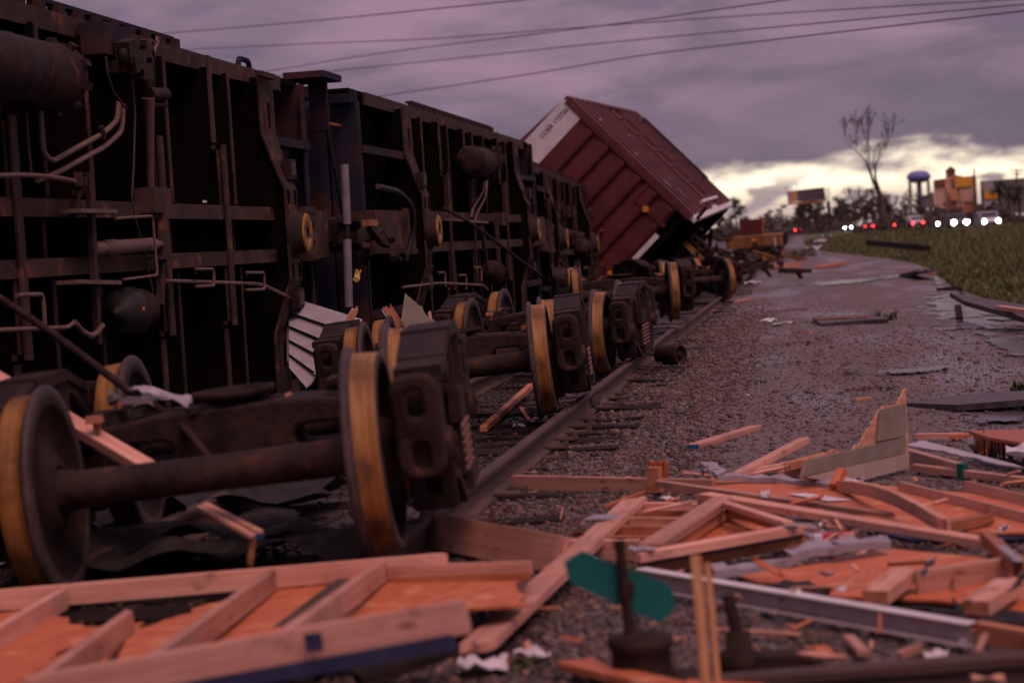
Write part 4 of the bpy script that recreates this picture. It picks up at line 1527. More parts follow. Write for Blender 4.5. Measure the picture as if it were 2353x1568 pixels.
# --- third boxcar, shorter end showing ----------------------------------
crossC = [(y, 'main' if k % 3 == 0 else 'thin') for k, y in enumerate([-3.3, -2.6, -1.9, -1.2, -0.5, 0.2, 0.9, 1.6, 2.3, 2.9])]
carC = make_boxcar('third overturned boxcar, low dark underframe leaning against the tilted red boxcar', 8.9, 2.9, hw=1.42, H=3.2, cross=crossC)
carC.matrix_world = Matrix.Translation((-4.95, 41.7, 1.55)) @ Matrix.Rotation(R(-1.4), 4, 'X') @ Matrix.Rotation(R(-90), 4, 'Y')


def add_gear_C(c):
    tank(c, (-0.1, -0.12), 0.6, 1.7, 0.20)
    rnd = random.Random(2)
    for q in range(7):
        a = Vector((rnd.uniform(-1.2, .9), rnd.uniform(-4, 4), -rnd.uniform(.1, .3)))
        MB().tube(bend([a, a + Vector((rnd.uniform(-.2, .2), rnd.uniform(.4, 1.2), 0)), a + Vector((rnd.uniform(-.8, .2), rnd.uniform(1, 2.0), 0))], 4, .2), 0.022, 'pipe', 6).build('brake_rod', parent=c)
    for q in range(12):
        p = Vector((rnd.uniform(-.9, .9), rnd.uniform(-4, 4), -.15))
        MB().box(p, (rnd.uniform(.08, .25), rnd.uniform(.1, .4), .12)).build('brake_gear', 'cast_steel', c)
    MB().tube([(-.45, -4.2, -.3), (-.9, -.5, -.5), (-1.35, 3.4, -.8)], 0.03, 'dark_iron', 8).build('loose_rod', parent=c)


add_gear_C(carC)

# --- the tilted red boxcar ------------------------------------------------
DD = 46.0
dTop, dBot = P(1293, 226, DD), P(1594, 509, DD)
up_v = (dTop - dBot)
HD = up_v.length
axis_d = (P(2046 / 1.0544, 383 / 1.0544, 400) - CAM).normalized()
up_v = (up_v - axis_d * up_v.dot(axis_d)).normalized()
lat = axis_d.cross(up_v).normalized()
LD, HWD = 15.0, 1.6
carD = empty('boxcar', (0, 0, 0), 'red boxcar tipped up at an angle with white marked top and ribbed end', 'boxcar', 'boxcars off the rails')
# local frame: x across (right), y along, z up; origin at the bottom right near edge centre line
orgD = dBot - lat * HWD
carD.matrix_world = frame_matrix(lat, axis_d, up_v, orgD)


def build_car_D(c):
    H, W, L = HD, HWD, LD
    nr, band = 6, 0.60
    low = 0.46                              # the end stops short of the side's lower edge
    vs, fs = corrugated(2 * W - 0.10, H - band - low, nr, 0.09)
    MB().add(vs, fs, 'red_paint', False, Matrix.Translation((0, 0, low))).build('end_wall', parent=c, rec=False)
    up = MB().box((0, 0.005, H - band / 2), (2 * W - 0.02, 0.07, band)).build('upper_panel', 'white_paint', c)
    m = MB()
    for s in (-1, 1):
        m.box((s * (W - 0.04), -0.03, (H - band + low) / 2 ), (0.09, 0.12, H - band - low))
    m.build('corner_post', 'red_paint', c)
    MB().box((-0.35, -0.06, low - 0.06), (2.3, 0.10, 0.12)).build('end_sill', 'white_paint', c)
    MB().box((W - 0.55, -0.05, low + 0.42), (0.08, 0.10, 0.95)).box((W - 0.28, -0.05, low + 0.9), (0.5, 0.06, 0.06)).build('end_bracket', 'red_paint', c)
    # reporting mark
    cu = bpy.data.curves.new('lettering', 'FONT')
    cu.body = 'COER 172726'
    cu.size = 0.155
    cu.extrude = 0.002
    cu.space_character = 1.0
    cu.align_x = 'RIGHT'
    to = bpy.data.objects.new('lettering', cu)
    me = bpy.data.meshes.new_from_object(to)
    bpy.data.objects.remove(to)
    me.materials.append(MATS['black_print'])
    t = bpy.data.objects.new('lettering', me)
    col.objects.link(t)
    t.parent = up
    t.location = (W - 0.12, -0.036, H - 0.27)
    t.rotation_euler = (R(90), 0, 0)
    for x, z in ((W - 0.55, low + 0.55), (-0.6, low + 0.12)):
        MB().box((x, -0.11, z), (0.13, 0.01, 0.13), rot=Matrix.Rotation(R(45), 3, 'Y')).build('reflector', 'orange_reflector', c)
    # side wall facing the sky
    sw = MB().box((W - 0.01, L / 2, H / 2), (0.02, L, H)).build('side_wall', 'red_side', c)
    pm = MB().box((0, 0, 0), (0.20, 0.34, H - 0.2)).mesh('side_post', 'red_side')
    n = 15
    for k in range(n):
        y = 0.12 + (L - 0.24) * k / (n - 1)
        if 6.6 < y < 8.8:
            continue
        p = bpy.data.objects.new('side_post', pm)
        col.objects.link(p)
        p.parent = sw
        p.location = (W + 0.03, y, H / 2 + 0.02)
    d = MB()
    d.box((W + 0.06, 7.7, H * 0.50), (0.06, 2.8, H * 0.90))
    for k in range(6):
        d.box((W + 0.10, 7.7, 0.5 + k * 0.62), (0.05, 2.6, 0.09))
    for q in (-1.3, 0.2, 1.3):
        d.box((W + 0.13, 7.7 + q, H * 0.5), (0.05, 0.06, H * 0.86))
    d.build('door', 'red_side', c)
    MB().box((W + 0.03, L / 2, H - 0.05), (0.12, L, 0.10)).build('top_chord', 'red_side', c)
    MB().box((W + 0.10, 9.0, H - 0.14), (0.10, 8.0, 0.10)).build('door_track', 'red_side', c)
    MB().box((W + 0.02, L / 2, 0.10), (0.10, L, 0.24)).build('side_sill', 'white_paint', c)
    MB().box((W + 0.12, 7.7, 0.36), (0.14, 6.0, 0.07)).build('door_track', 'white_paint', c)
    # rows of small white rungs and stencils
    for (y0, z, n2) in ((1.6, H - 0.75, 5), (4.4, H - 1.25, 4), (1.5, H - 1.95, 5), (10.2, H - 0.95, 4), (10.4, H - 2.1, 4), (12.2, 1.2, 3), (1.8, 1.15, 3)):
        for k in range(n2):
            MB().box((W + 0.085, y0 + k * 0.43, z), (0.012, 0.20, 0.07)).build('stencil', 'white_print', sw)
    rnd = random.Random(6)
    for k in range(22):
        y, z = rnd.uniform(1.2, 5.6), rnd.uniform(0.5, 1.6)
        MB().box((W + 0.082, y, z), (0.012, rnd.uniform(.08, .22), rnd.uniform(.08, .3)), rot=Matrix.Rotation(rnd.uniform(-.6, .6), 3, 'X')).build('painted_mark', rnd.choice(['white_print', 'white_print', 'blue_print', 'blue_print', 'red_side']), sw)
    # other side, floor, roof, far end
    MB().box((-W + 0.01, L / 2, H / 2), (0.02, L, H)).build('side_wall', 'red_side', c)
    MB().add([(-W, 0, H), (0, 0, H + 0.12), (W, 0, H), (-W, L, H), (0, L, H + .12), (W, L, H)], [(0, 1, 4, 3), (1, 2, 5, 4), (0, 2, 1), (3, 4, 5)]).build('roof', 'red_side', c)
    MB().box((0, L / 2, 0.25), (2 * W - .06, L - .1, 0.1)).build('floor', 'recess_shade', c)
    MB().box((0, L, H / 2), (2 * W - .04, 0.06, H)).build('end_wall', 'red_paint', c)
    m = MB()
    m.box((0, L / 2, 0.02), (0.5, L, 0.35))
    for k in range(12):
        m.box((0, 0.6 + k * 1.25, 0.08), (2 * W - 0.2, 0.1, 0.25))
    m.build('center_sill', 'recess_shade', c)
    # ladder rails standing off the side's far edge
    m = MB()
    for y in (12.6, 13.1):
        m.tube([(W + 0.24, y, 1.0), (W + 0.24, y, 3.6)], 0.03, 'dark_iron', 6)
    for k in range(7):
        m.tube([(W + 0.24, 12.6, 1.1 + k * .4), (W + 0.24, 13.1, 1.1 + k * .4)], 0.02, 'dark_iron', 6)
        if k in (0, 3, 6):
            m.tube([(W + 0.0, 12.6, 1.1 + k * .4), (W + 0.24, 12.6, 1.1 + k * .4)], 0.02, 'dark_iron', 6)
    m.build('ladder', parent=c)
    # hanging hoses, linkages
    for q in range(34):
        p = Vector((rnd.uniform(-.4, 1.7), rnd.uniform(0, 6), rnd.uniform(-1.3, .1)))
        MB().beam(p, p + Vector((rnd.uniform(-.5, .5), rnd.uniform(-.4, .4), rnd.uniform(-.3, .1))), 0.07, 0.08).build('brake_gear', 'cast_steel', c)


build_car_D(carD)
# its own truck still hangs under the floor
tD = copy_tree(truck0)
tD.matrix_world = carD.matrix_world @ Matrix.Translation((0.1, 2.3, -0.95)) @ Matrix.Rotation(R(6), 4, 'Z')
tag(tD, 'railway truck tilted under the raised side of the red boxcar', 'railway truck', 'loose railway trucks on and beside the track')

# another red boxcar lies behind, only a corner of its roof shows
carE = make_boxcar('red boxcar fallen behind the wreck, only its roof edge shows above the underframes', 12.0, 4.2, hw=1.45, H=3.0, side_mat='red_side', end_mat='red_paint', roof_mat='red_paint', cross=[(-2, 'thin'), (0, 'main'), (2, 'thin')], group='boxcars off the rails')
pe = P(1240, 322, 58)
carE.matrix_world = Matrix.Translation((pe.x - 2.5, pe.y + 6, pe.z - 1.75)) @ Matrix.Rotation(R(8), 4, 'Z') @ Matrix.Rotation(R(-74), 4, 'Y')

# ------------------------------------------------------------------ flat cars farther down the track
def flatcar(y0, L, label, dx=0.0, rot=0.0, load=True):
    c = empty('flatcar', (-2.77 + dx, y0, 0.18), label, 'flatcar', 'yellow flatcars far down the track')
    m = MB()
    m.box((0, L / 2, 1.05), (2.7, L, 0.14))
    m.build('deck', 'flatcar_yellow', c)
    for s in (-1, 1):
        MB().box((s * 1.28, L / 2, 0.78), (0.12, L - 1, 0.46)).build('side_sill', 'flatcar_yellow', c)
        for k in range(6):
            MB().box((s * 1.38, 1.2 + k * (L - 2.4) / 5, 0.85), (0.08, 0.16, 0.60)).build('stake_pocket', 'cast_steel', c)
    MB().box((0, 0.05, 0.80), (2.6, 0.12, 0.52)).build('end_sill', 'flatcar_yellow', c)
    MB().box((0, -0.3, 0.75), (0.2, 0.7, 0.2)).build('coupler', 'cast_steel', c)
    for k in range(1):
        MB().box((-0.05, -0.02, 0.92), (0.16, 0.03, 0.16)).build('reflector', 'orange_reflector', c)
    m = MB()
    m.tube([(1.25, -.05, .95), (1.32, -.2, .2), (1.0, -.25, .05)], .05, 'pine_dark', 6)
    m.tube([(.95, -.05, 1.0), (1.0, -.2, .3)], .05, 'galvanised', 6)
    m.build('sill_step', parent=c)
    c.rotation_euler = (0, 0, R(rot))
    for yy in (2.4, L - 2.4):
        t = copy_tree(truck0)
        t.matrix_world = Matrix.Translation((-2.77 + dx - math.sin(R(rot)) * yy, y0 + yy, 0.18)) @ Matrix.Rotation(R(rot), 4, 'Z')
        tag(t, ('front' if yy < 5 else 'rear') + ' railway truck under the ' + label, 'railway truck', 'railway trucks under the far flatcars')
    return c


flatcar(98, 17, 'yellow flatcar nearest beyond the red boxcar', 0.3)
flatcar(118, 17, 'yellow flatcar farther along the track behind another flatcar', 0.15)
f3 = flatcar(138, 20, 'yellow flatcar at the far end of the visible track', 0.0)
b = empty('container', (-2.7, 101.5, 1.32), 'rusty brown container standing on a far flatcar', 'container')
MB().box((0, 0, .41), (1.1, 2.0, .8)).build('body', 'red_paint', b)
for k in range(5):
    MB().box((-.5 + k * .25, -1.02, .45), (.06, .05, .86)).build('rib', 'red_paint', b)
MB().box((.6, -1.02, .45), (.10, .08, .9)).build('corner_post', 'bb_trim', b)

# bent beams and pipes heaped between the red boxcar and the flatcars
rnd = random.Random(17)
for k in range(26):
    p = P(rnd.uniform(1640, 1800), rnd.uniform(520, 590), rnd.uniform(58, 96))
    p.z = rnd.uniform(.12, .8)
    q = p + Vector((rnd.uniform(-1.6, 1.6), rnd.uniform(-1.6, 1.6), rnd.uniform(-.6, .35)))
    q.z = max(.08, q.z)
    mb = MB()
    mb.beam(p, q, rnd.uniform(.08, .22), rnd.uniform(.08, .2))
    mb.beam(p.lerp(q, .5), q + Vector((rnd.uniform(-.4, .4), rnd.uniform(-.4, .4), rnd.uniform(-.5, .2))), .09, .09)
    o = mb.build('bent_bar', rnd.choice(['cast_steel', 'dark_iron', 'dark_iron', 'flatcar_yellow', 'cast_steel', 'rail_steel', 'flatcar_yellow']))
    tag(o, 'bent beam in the heap between the red boxcar and the flatcars', 'beam', 'bent beams heaped behind the red boxcar', 'thing')

# ------------------------------------------------------------------ storm debris
def board_mesh(L, w, t, jag0=0.0, jag1=0.0, seed=0, bow=0.0, m='pine', m_end=None):
    rnd = random.Random(seed)
    mb = MB()
    nl, nw = 5, 6
    rows = []
    vs = []
    j0 = [rnd.uniform(0, jag0) * (0.3 + rnd.random()) for _ in range(nw + 1)]
    j1 = [rnd.uniform(0, jag1) * (0.3 + rnd.random()) for _ in range(nw + 1)]
    for i in range(nl + 1):
        for z in (-1, 1):
            for k in range(nw + 1):
                x = L * i / nl
                if i == 0:
                    x += j0[k] + (0.3 * j0[k] if z > 0 else 0)
                if i == nl:
                    x -= j1[k] + (0.3 * j1[k] if z > 0 else 0)
                b = bow * math.sin(math.pi * i / nl)
                vs.append((x - L / 2, w * (k / nw - 0.5), z * t / 2 + b))
    S = 2 * (nw + 1)
    fs, fe = [], []
    for i in range(nl):
        for k in range(nw):
            a = i * S + k
            fs.append((a, a + 1, a + 1 + S, a + S))
            a += nw + 1
            fs.append((a, a + S, a + S + 1, a + 1))
        a = i * S
        fs.append((a, a + S, a + S + nw + 1, a + nw + 1))
        a = i * S + nw
        fs.append((a, a + nw + 1, a + S + nw + 1, a + S))
    for i in (0, nl):
        for k in range(nw):
            a = i * S + k
            fe.append((a, a + nw + 1, a + nw + 2, a + 1))
    mb.add(vs, fs, m)
    b0 = len(mb.v)
    mb.add(vs, fe, m_end or m)
    return mb


def board(p0, p1, w=0.089, t=0.038, up=(0, 0, 1), label=None, m='pine', jag=(0, 0), parent=None, name='lumber_board', cat='board', group='loose lumber boards', bow=0.0, m_end=None, seed=None, roll=0.0):
    p0, p1 = Vector(p0), Vector(p1)
    d = p1 - p0
    L = d.length
    d.normalize()
    u = Vector(up)
    u = (u - d * u.dot(d)).normalized()
    if roll:
        u = Matrix.Rotation(R(roll), 3, d) @ u
    s = u.cross(d).normalized()
    if parent is None and tuple(jag) == (0, 0) and m in ('pine', 'pine_dark') and m_end is None:
        rj = random.Random(int(abs(p0.x * 771 + p1.y * 133)) % 9999)
        jag = (rj.choice((0, .03, .07, .10)), rj.choice((0, .03, .07, .10)))
    sd = seed if seed is not None else int(abs(p0.x * 1000 + p1.y * 317)) % 9999
    mb = board_mesh(L, w, t, jag[0], jag[1], sd, bow, m, m_end)
    o = mb.build(name)
    bmv = bmesh.new()
    bmv.from_mesh(o.data)
    bmesh.ops.remove_doubles(bmv, verts=bmv.verts, dist=0.0004)
    bmesh.ops.recalc_face_normals(bmv, faces=bmv.faces)
    bmv.to_mesh(o.data)
    bmv.free()
    bevelled(o, 0.003)
    M = frame_matrix(d, s, u, (p0 + p1) / 2)
    if parent is not None:
        o.parent = parent
        o.matrix_parent_inverse = Matrix.Identity(4)
        o.matrix_local = parent.matrix_world.inverted() @ M
    else:
        o.matrix_world = M
        tag(o, label, cat, group)
    return o


def sheet(pts, t, m, label=None, name='sheet', cat='panel', group=None, parent=None, jag=None, seed=1, edge=None, wav=0.0):
    """flat panel from world outline points; jag: {edge index: (amount, step)} tears that edge"""
    pts = [Vector(p) for p in pts]
    c = sum(pts, Vector()) / len(pts)
    nrm = Vector((0, 0, 0))
    for a, b in zip(pts, pts[1:] + pts[:1]):
        nrm += (a - c).cross(b - c)
    nrm.normalize()
    if nrm.z < 0:
        nrm = -nrm
    ex = (pts[1] - pts[0])
    ex = (ex - nrm * ex.dot(nrm)).normalized()
    ey = nrm.cross(ex)
    rnd = random.Random(seed)
    loop = []
    n = len(pts)
    for i in range(n):
        a, b = pts[i], pts[(i + 1) % n]
        loop.append(a)
        if jag and i in jag:
            amt, step = jag[i]
            k = max(2, int((b - a).length / step))
            inn = nrm.cross(b - a).normalized()
            if inn.dot(c - a) < 0:
                inn = -inn
            run = 0
            for q in range(1, k):
                run = max(0, min(amt, run + rnd.uniform(-.6, .6) * amt))
                loop.append(a.lerp(b, (q + rnd.uniform(-.3, .3)) / k) + inn * (run + rnd.uniform(0, .25) * amt))
    l2 = [((p - c).dot(ex), (p - c).dot(ey)) for p in loop]
    vs, fs = fill_mesh(l2, [], t, 0)
    o = MB().add(vs, fs, m).build(name)
    M = frame_matrix(ex, ey, nrm, c)
    if parent is not None:
        o.parent = parent
        o.matrix_local = parent.matrix_world.inverted() @ M
    else:
        o.matrix_world = M
        tag(o, label, cat, group)
    return o


def crumple(p, sx, sy, m, label, name='paper_scrap', cat='paper', group=None, amp=0.3, seed=1, n=7, tilt=(0, 0, 0), t=0.001, ridges=None, z=None):
    rnd = random.Random(seed)
    off = Vector((rnd.uniform(0, 50), rnd.uniform(0, 50), 0))
    vs = []
    for j in range(n + 1):
        for i in range(n + 1):
            u, v = i / n - .5, j / n - .5
            h = amp * min(sx, sy) * mnoise.noise(off + Vector((u * 3, v * 3, 0)))
            if ridges:
                h += ridges[1] * (1 if int((v + .5) * ridges[0] * 2) % 2 else 0)
            ed = 1 + 0.25 * mnoise.noise(off + Vector((u * 5, v * 5, 9)))
            vs.append((u * sx * ed, v * sy * ed, h + amp * min(sx, sy) * 0.5))
    fs = [(j * (n + 1) + i, j * (n + 1) + i + 1, (j + 1) * (n + 1) + i + 1, (j + 1) * (n + 1) + i) for j in range(n) for i in range(n)]
    o = MB().add(vs, fs, m).build(name, rec=False)
    md = o.modifiers.new('thickness', 'SOLIDIFY')
    md.thickness = max(t, 0.0015)
    o.location = p
    o.rotation_euler = tilt
    tag(o, label, cat, group)
    return o


def gpt(px, py, z=0.0):
    return G(px, py, z)


# --- stud wall panel in the left foreground -------------------------------
BL, BR = P(-80, 1384, 8.45), P(1035, 1292, 8.5)
FR, FL = P(1075, 1413, 6.02), P(60, 1592, 6.2)
wall = empty('wall_panel', (BL + BR + FR + FL) / 4, 'torn stud wall panel of pale lumber with orange sheathing in the left foreground', 'wall panel')
bpy.context.view_layer.update()
nrm = (BR - BL).cross(FL - BL).normalized()
if nrm.z < 0:
    nrm = -nrm
board(BL, BR, 0.038, 0.089, nrm, m='pine', parent=wall, name='plate', jag=(0, 0.12))
fp = board(FL, FR, 0.038, 0.105, nrm, m='pine', parent=wall, name='plate', jag=(0, 0.0))
yd = (FL - BL).normalized()


def stud(xb, yb, xf, yf, jag=(0, 0), top=0.0, k0=0.0, k1=1.0):
    a = P(xb, yb, 8.45)
    b = P(xf, yf, 6.12)
    d = (b - a).normalized()
    a2, b2 = a + (b - a) * k0 + d * 0.03, a + (b - a) * k1 - d * 0.03
    return board(a2, b2, 0.038, 0.089, nrm, m='pine', parent=wall, name='stud', jag=jag)


stud(150, 1372, -300, 1640)
stud(395, 1352, 70, 1600, jag=(0.12, 0), k0=0.32)
stud(628, 1330, 330, 1548)
stud(880, 1308, 640, 1490)
def on_panel(px, py):                 # a point on the panel's underside under a sight line
    r = ray(px, py)
    q = BL - nrm * 0.055
    return CAM + r * ((q - CAM).dot(nrm) / r.dot(nrm))
sheet([on_panel(*q) for q in ((440, 1400), (640, 1340), (1220, 1312), (1215, 1390), (1000, 1400), (850, 1445), (520, 1520), (240, 1580), (300, 1450))], 0.012, 'osb', name='sheathing', parent=wall, jag={2: (0.05, .08), 3: (0.08, 0.05), 0: (.06, .06), 8: (.06, .05)}, seed=4)
sheet([on_panel(*q) for q in ((-60, 1420), (70, 1400), (250, 1440), (130, 1520), (-40, 1640), (-400, 1640))], 0.012, 'osb', name='sheathing', parent=wall, jag={1: (0.06, .05), 2: (.05, .05)}, seed=5)
sheet([on_panel(*q) for q in ((170, 1490), (255, 1440), (330, 1430), (200, 1560), (60, 1640), (-100, 1640))], 0.012, 'osb', name='sheathing', parent=wall, jag={0: (0.05, .04), 1: (.04, .03)}, seed=6)
board(FL + Vector((0, -0.02, -0.075)), FR + Vector((-0.03, -0.02, -0.072)), 0.02, 0.05, nrm, m='navy_wrap', parent=wall, name='house_wrap', jag=(0, .05))
board(P(880, 1312, 8.42), P(1225, 1302, 8.2), 0.038, 0.05, nrm, m='pine', parent=wall, name='splint', jag=(0.1, 0.02))
board(P(900, 1335, 8.38), P(1220, 1322, 8.15), 0.03, 0.04, nrm, m='pine_dark', parent=wall, name='splint', jag=(0.1, 0.02))
st = MB().box((0, 0, 0), (0.055, 0.004, 0.055)).build('grade_stamp', 'navy_wrap')
stp = P(725, 1470, 6.05) + Vector((0, -0.026, 0))
st.parent = wall
st.matrix_local = wall.matrix_world.inverted() @ frame_matrix((FR - FL).normalized(), nrm.cross((FR - FL).normalized()), nrm, stp)

# props and dark litter under the raised edge
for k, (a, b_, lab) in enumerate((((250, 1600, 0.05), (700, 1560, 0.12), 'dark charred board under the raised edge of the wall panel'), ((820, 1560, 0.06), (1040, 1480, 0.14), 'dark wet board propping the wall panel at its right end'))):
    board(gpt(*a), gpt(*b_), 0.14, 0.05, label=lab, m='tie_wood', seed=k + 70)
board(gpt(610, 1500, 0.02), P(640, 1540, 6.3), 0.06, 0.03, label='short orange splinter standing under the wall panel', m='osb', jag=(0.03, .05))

# --- boards around the middle ---------------------------------------------
board(gpt(1088, 1492, 0.10), gpt(1458, 1150, 0.10), 0.14, 0.038, label='long pale board with a strip of tape, pointing up from the wall panel', jag=(0.12, 0.0), roll=-8)
tp = board(gpt(1352, 1187, 0.123), gpt(1412, 1187, 0.123), 0.17, 0.004, m='lavender_metal', label='grey tape strip stuck across the long pale board', name='tape_strip', cat='tape', group=None, up=(0, 0, 1))
board(gpt(952, 1212, 0.10), gpt(1292, 1276, 0.10), 0.045, 0.185, label='wide rough plank on edge beside the nearest wheel', m='pine', jag=(0.14, 0.05), roll=-24)
board(gpt(1250, 1262, 0.06), gpt(1470, 1262, 0.06), 0.05, 0.10, label='short board on edge behind the green switch target', jag=(0.05, 0))
board(gpt(1178, 1107, 0.05), gpt(1640, 1118, 0.05), 0.038, 0.092, label='straight board on edge running in from the rail', jag=(0.03, 0))
blk = empty('wood_block', gpt(1505, 1095, 0.10), 'splintered block standing on the board beside the rail', 'block')
bpy.context.view_layer.update()
board(gpt(1488, 1078, 0.16) + Vector((0, 0, -.06)), gpt(1520, 1078, 0.16) + Vector((0, 0, -.06)), 0.05, 0.15, m='pine_dark', parent=blk, name='body', jag=(.01, .02))
for k in range(4):
    board(gpt(1494 + 11 * k, 1085, .12) + Vector((0, 0, -0.04)), gpt(1496 + 11 * k, 1056, .20) + Vector((0, .0, 0)), 0.03, 0.025, m='osb', parent=blk, name='splinter', jag=(0, .03))
# long pair sweeping to the right
board(gpt(1500, 1108, 0.10), gpt(2052, 1186, 0.06), 0.05, 0.038, label='thin pale batten sweeping right behind the long front batten')
board(gpt(1618, 1139, 0.13), gpt(2290, 1250, 0.10), 0.089, 0.038, label='longest pale batten, sweeping right across the torn panels')
board(gpt(1690, 1094, 0.04), gpt(1850, 1010, 0.12), 0.089, 0.045, label='pale board tilted up toward the gravel left of the siding piece', up=(0, 0.4, 1))
board(gpt(1660, 1098, 0.03), gpt(1835, 1062, 0.05), 0.05, 0.04, label='thin board lying behind the tilted pale board')
board(gpt(1800, 1072, 0.10), gpt(1905, 1046, 0.12), 0.06, 0.05, label='broken orange batten under the siding piece', m='pine_dark', jag=(.06, .04))
board(gpt(1790, 1090, 0.04), gpt(1880, 1072, 0.05), 0.06, 0.05, label='lowest broken batten under the siding piece', m='pine', jag=(.06, .04))
board(gpt(1592, 1026, 0.022), gpt(1736, 982, 0.022), 0.10, 0.04, label='short pale board with a blue painted end lying alone on the gravel', m='pine', m_end='blue_end')
board(gpt(1925, 1116, 0.08), gpt(2175, 1210, 0.14), 0.038, 0.07, label='bent pale board crossing the orange sheet', bow=0.05)
board(gpt(1915, 1118, 0.08), gpt(1935, 1080, 0.16), 0.05, 0.05, label='upright orange stub at the end of the bent board', m='osb')
board(gpt(2160, 1212, 0.09), gpt(2285, 1188, 0.09), 0.07, 0.05, label='splintered board end sticking out right of the bent board', jag=(0, .08), m='pine_dark')
board(gpt(2068, 1126, 0.06), gpt(2420, 1216, 0.06), 0.038, 0.10, label='stud with a rounded sawn end lying on the right orange sheet', roll=-10)
board(gpt(2218, 1124, 0.07), gpt(2440, 1178, 0.07), 0.038, 0.10, label='second rounded stud at the right edge behind the first', roll=-14)
board(gpt(2090, 1072, 0.04), gpt(2420, 1112, 0.04), 0.05, 0.045, label='straight batten running right from the foot of the siding piece')
board(gpt(2100, 1002, 0.03), gpt(2230, 1000, 0.03), 0.06, 0.04, label='short board behind the siding piece toward the gravel')
board(gpt(2180, 1003, 0.09), gpt(2232, 1001, 0.09), 0.05, 0.03, label='small orange offcut lying on the short board behind the siding', m='osb')

# --- triangular broken frame in the middle --------------------------------
fr = empty('broken_frame', gpt(1640, 1220, 0.05), 'broken triangular lumber frame with a dark blue edge in the middle of the debris', 'frame')
bpy.context.view_layer.update()
kw = dict(parent=fr)
board(gpt(1462, 1280, 0.14), gpt(1838, 1214, 0.14), 0.06, 0.045, name='rail', **kw)
board(gpt(1470, 1292, 0.095), gpt(1840, 1226, 0.095), 0.05, 0.022, m='navy_wrap', name='house_wrap', **kw)
board(gpt(1472, 1306, 0.06), gpt(1842, 1240, 0.06), 0.06, 0.05, m='pine_dark', name='rail', **kw)
board(gpt(1492, 1258, 0.13), gpt(1660, 1150, 0.13), 0.115, 0.045, name='stud', **kw)
board(gpt(1520, 1272, 0.07), gpt(1685, 1165, 0.07), 0.06, 0.05, m='pine_dark', name='stud', **kw)
board(gpt(1675, 1168, 0.10), gpt(1815, 1214, 0.12), 0.045, 0.05, name='stud', m='pine_dark', **kw)
board(gpt(1668, 1158, 0.15), gpt(1812, 1204, 0.16), 0.05, 0.03, name='stud', **kw)
sheet([gpt(x, y, 0.03) for x, y in ((1500, 1272), (1650, 1170), (1800, 1205), (1835, 1235), (1500, 1290))], 0.012, 'osb', name='sheathing', **kw)
for y0, x0, x1 in ((1163, 1440, 1600), (1180, 1415, 1588), (1197, 1398, 1560), (1216, 1380, 1535), (1240, 1370, 1500)):
    board(gpt(x0, y0, 0.08), gpt(x1, y0 + 2, 0.08), 0.038, 0.05, name='slat', m='pine' if y0 % 2 else 'pine_dark', **kw)
sheet([gpt(x, y, 0.03) for x, y in ((1450, 1160), (1590, 1162), (1500, 1250), (1370, 1250))], 0.012, 'osb', name='sheathing', **kw)
crumple(gpt(1475, 1262, 0.17), 0.12, 0.06, 'lavender_metal', 'bent grey metal plate on the corner of the triangular frame', name='connector_plate', cat='metal plate', seed=8)
crumple(gpt(1818, 1206, 0.17), 0.07, 0.05, 'lavender_metal', 'small grey nail plate on the right corner of the triangular frame', name='connector_plate', cat='metal plate', seed=9, amp=.05)

# --- orange sheets ----------------------------------------------------------
sheet([gpt(1634, 1092, .06), gpt(1920, 1108, .05), gpt(2140, 1130, .05), gpt(2460, 1150, .06), gpt(2460, 1224, .06), gpt(2150, 1222, .05), gpt(1980, 1190, .04), gpt(1640, 1130, .05)], 0.012, 'osb', 'large orange sheathing sheet under the long battens at right', name='sheathing_sheet', cat='sheet', group='orange sheathing sheets', jag={6: (.05, .12)})
sheet([gpt(1700, 1322, .05), gpt(2046, 1262, .07), gpt(2340, 1292, .07), gpt(2480, 1330, .07), gpt(2480, 1420, .05), gpt(2000, 1372, .05), gpt(1900, 1372, .04), gpt(1740, 1340, .04)], 0.012, 'osb', 'front orange sheathing sheet with black torn edge at the lower right', name='sheathing_sheet', cat='sheet', group='orange sheathing sheets', jag={4: (.05, .08), 6: (.06, .06)})
sheet([gpt(1750, 1338, .025), gpt(1890, 1345, .03), gpt(1990, 1362, .03), gpt(2200, 1385, .03), gpt(2480, 1420, .03), gpt(2480, 1458, .02), gpt(2250, 1440, .02), gpt(2080, 1400, .02), gpt(1900, 1385, .02), gpt(1760, 1358, .02)], 0.006, 'tar_paper', 'torn black tar paper hanging from the front orange sheet', name='tar_paper', cat='tar paper', jag={5: (.08, .06), 6: (.08, .06), 7: (.08, .05), 8: (.05, .05), 0: (.05, .04)}, seed=12)
sheet([gpt(1772, 1340, .075), gpt(1800, 1331, .075), gpt(1860, 1334, .075), gpt(1908, 1356, .075), gpt(1900, 1376, .07), gpt(1830, 1362, .07)], 0.006, 'tar_paper', 'black torn tar paper flap on the front edge of the front orange sheet', name='tar_paper', cat='tar paper', jag={0: (.03, .03), 1: (.03, .04), 2: (.03, .04)}, seed=15)
sheet([gpt(2185, 1372, .075), gpt(2205, 1388, .075), gpt(2270, 1392, .075), gpt(2480, 1430, .075), gpt(2480, 1462, .07), gpt(2280, 1428, .07), gpt(2200, 1405, .07)], 0.006, 'tar_paper', 'black torn tar paper under the right sawn stub', name='tar_paper', cat='tar paper', jag={0: (.03, .03), 1: (.03, .04), 4: (.04, .04)}, seed=16)
sheet([gpt(2010, 1228, .03), gpt(2150, 1226, .04), gpt(2460, 1228, .045), gpt(2460, 1242, .02), gpt(2100, 1240, .02)], 0.02, 'navy_wrap', 'dark navy house wrap strip under the large orange sheet', name='house_wrap', cat='house wrap')
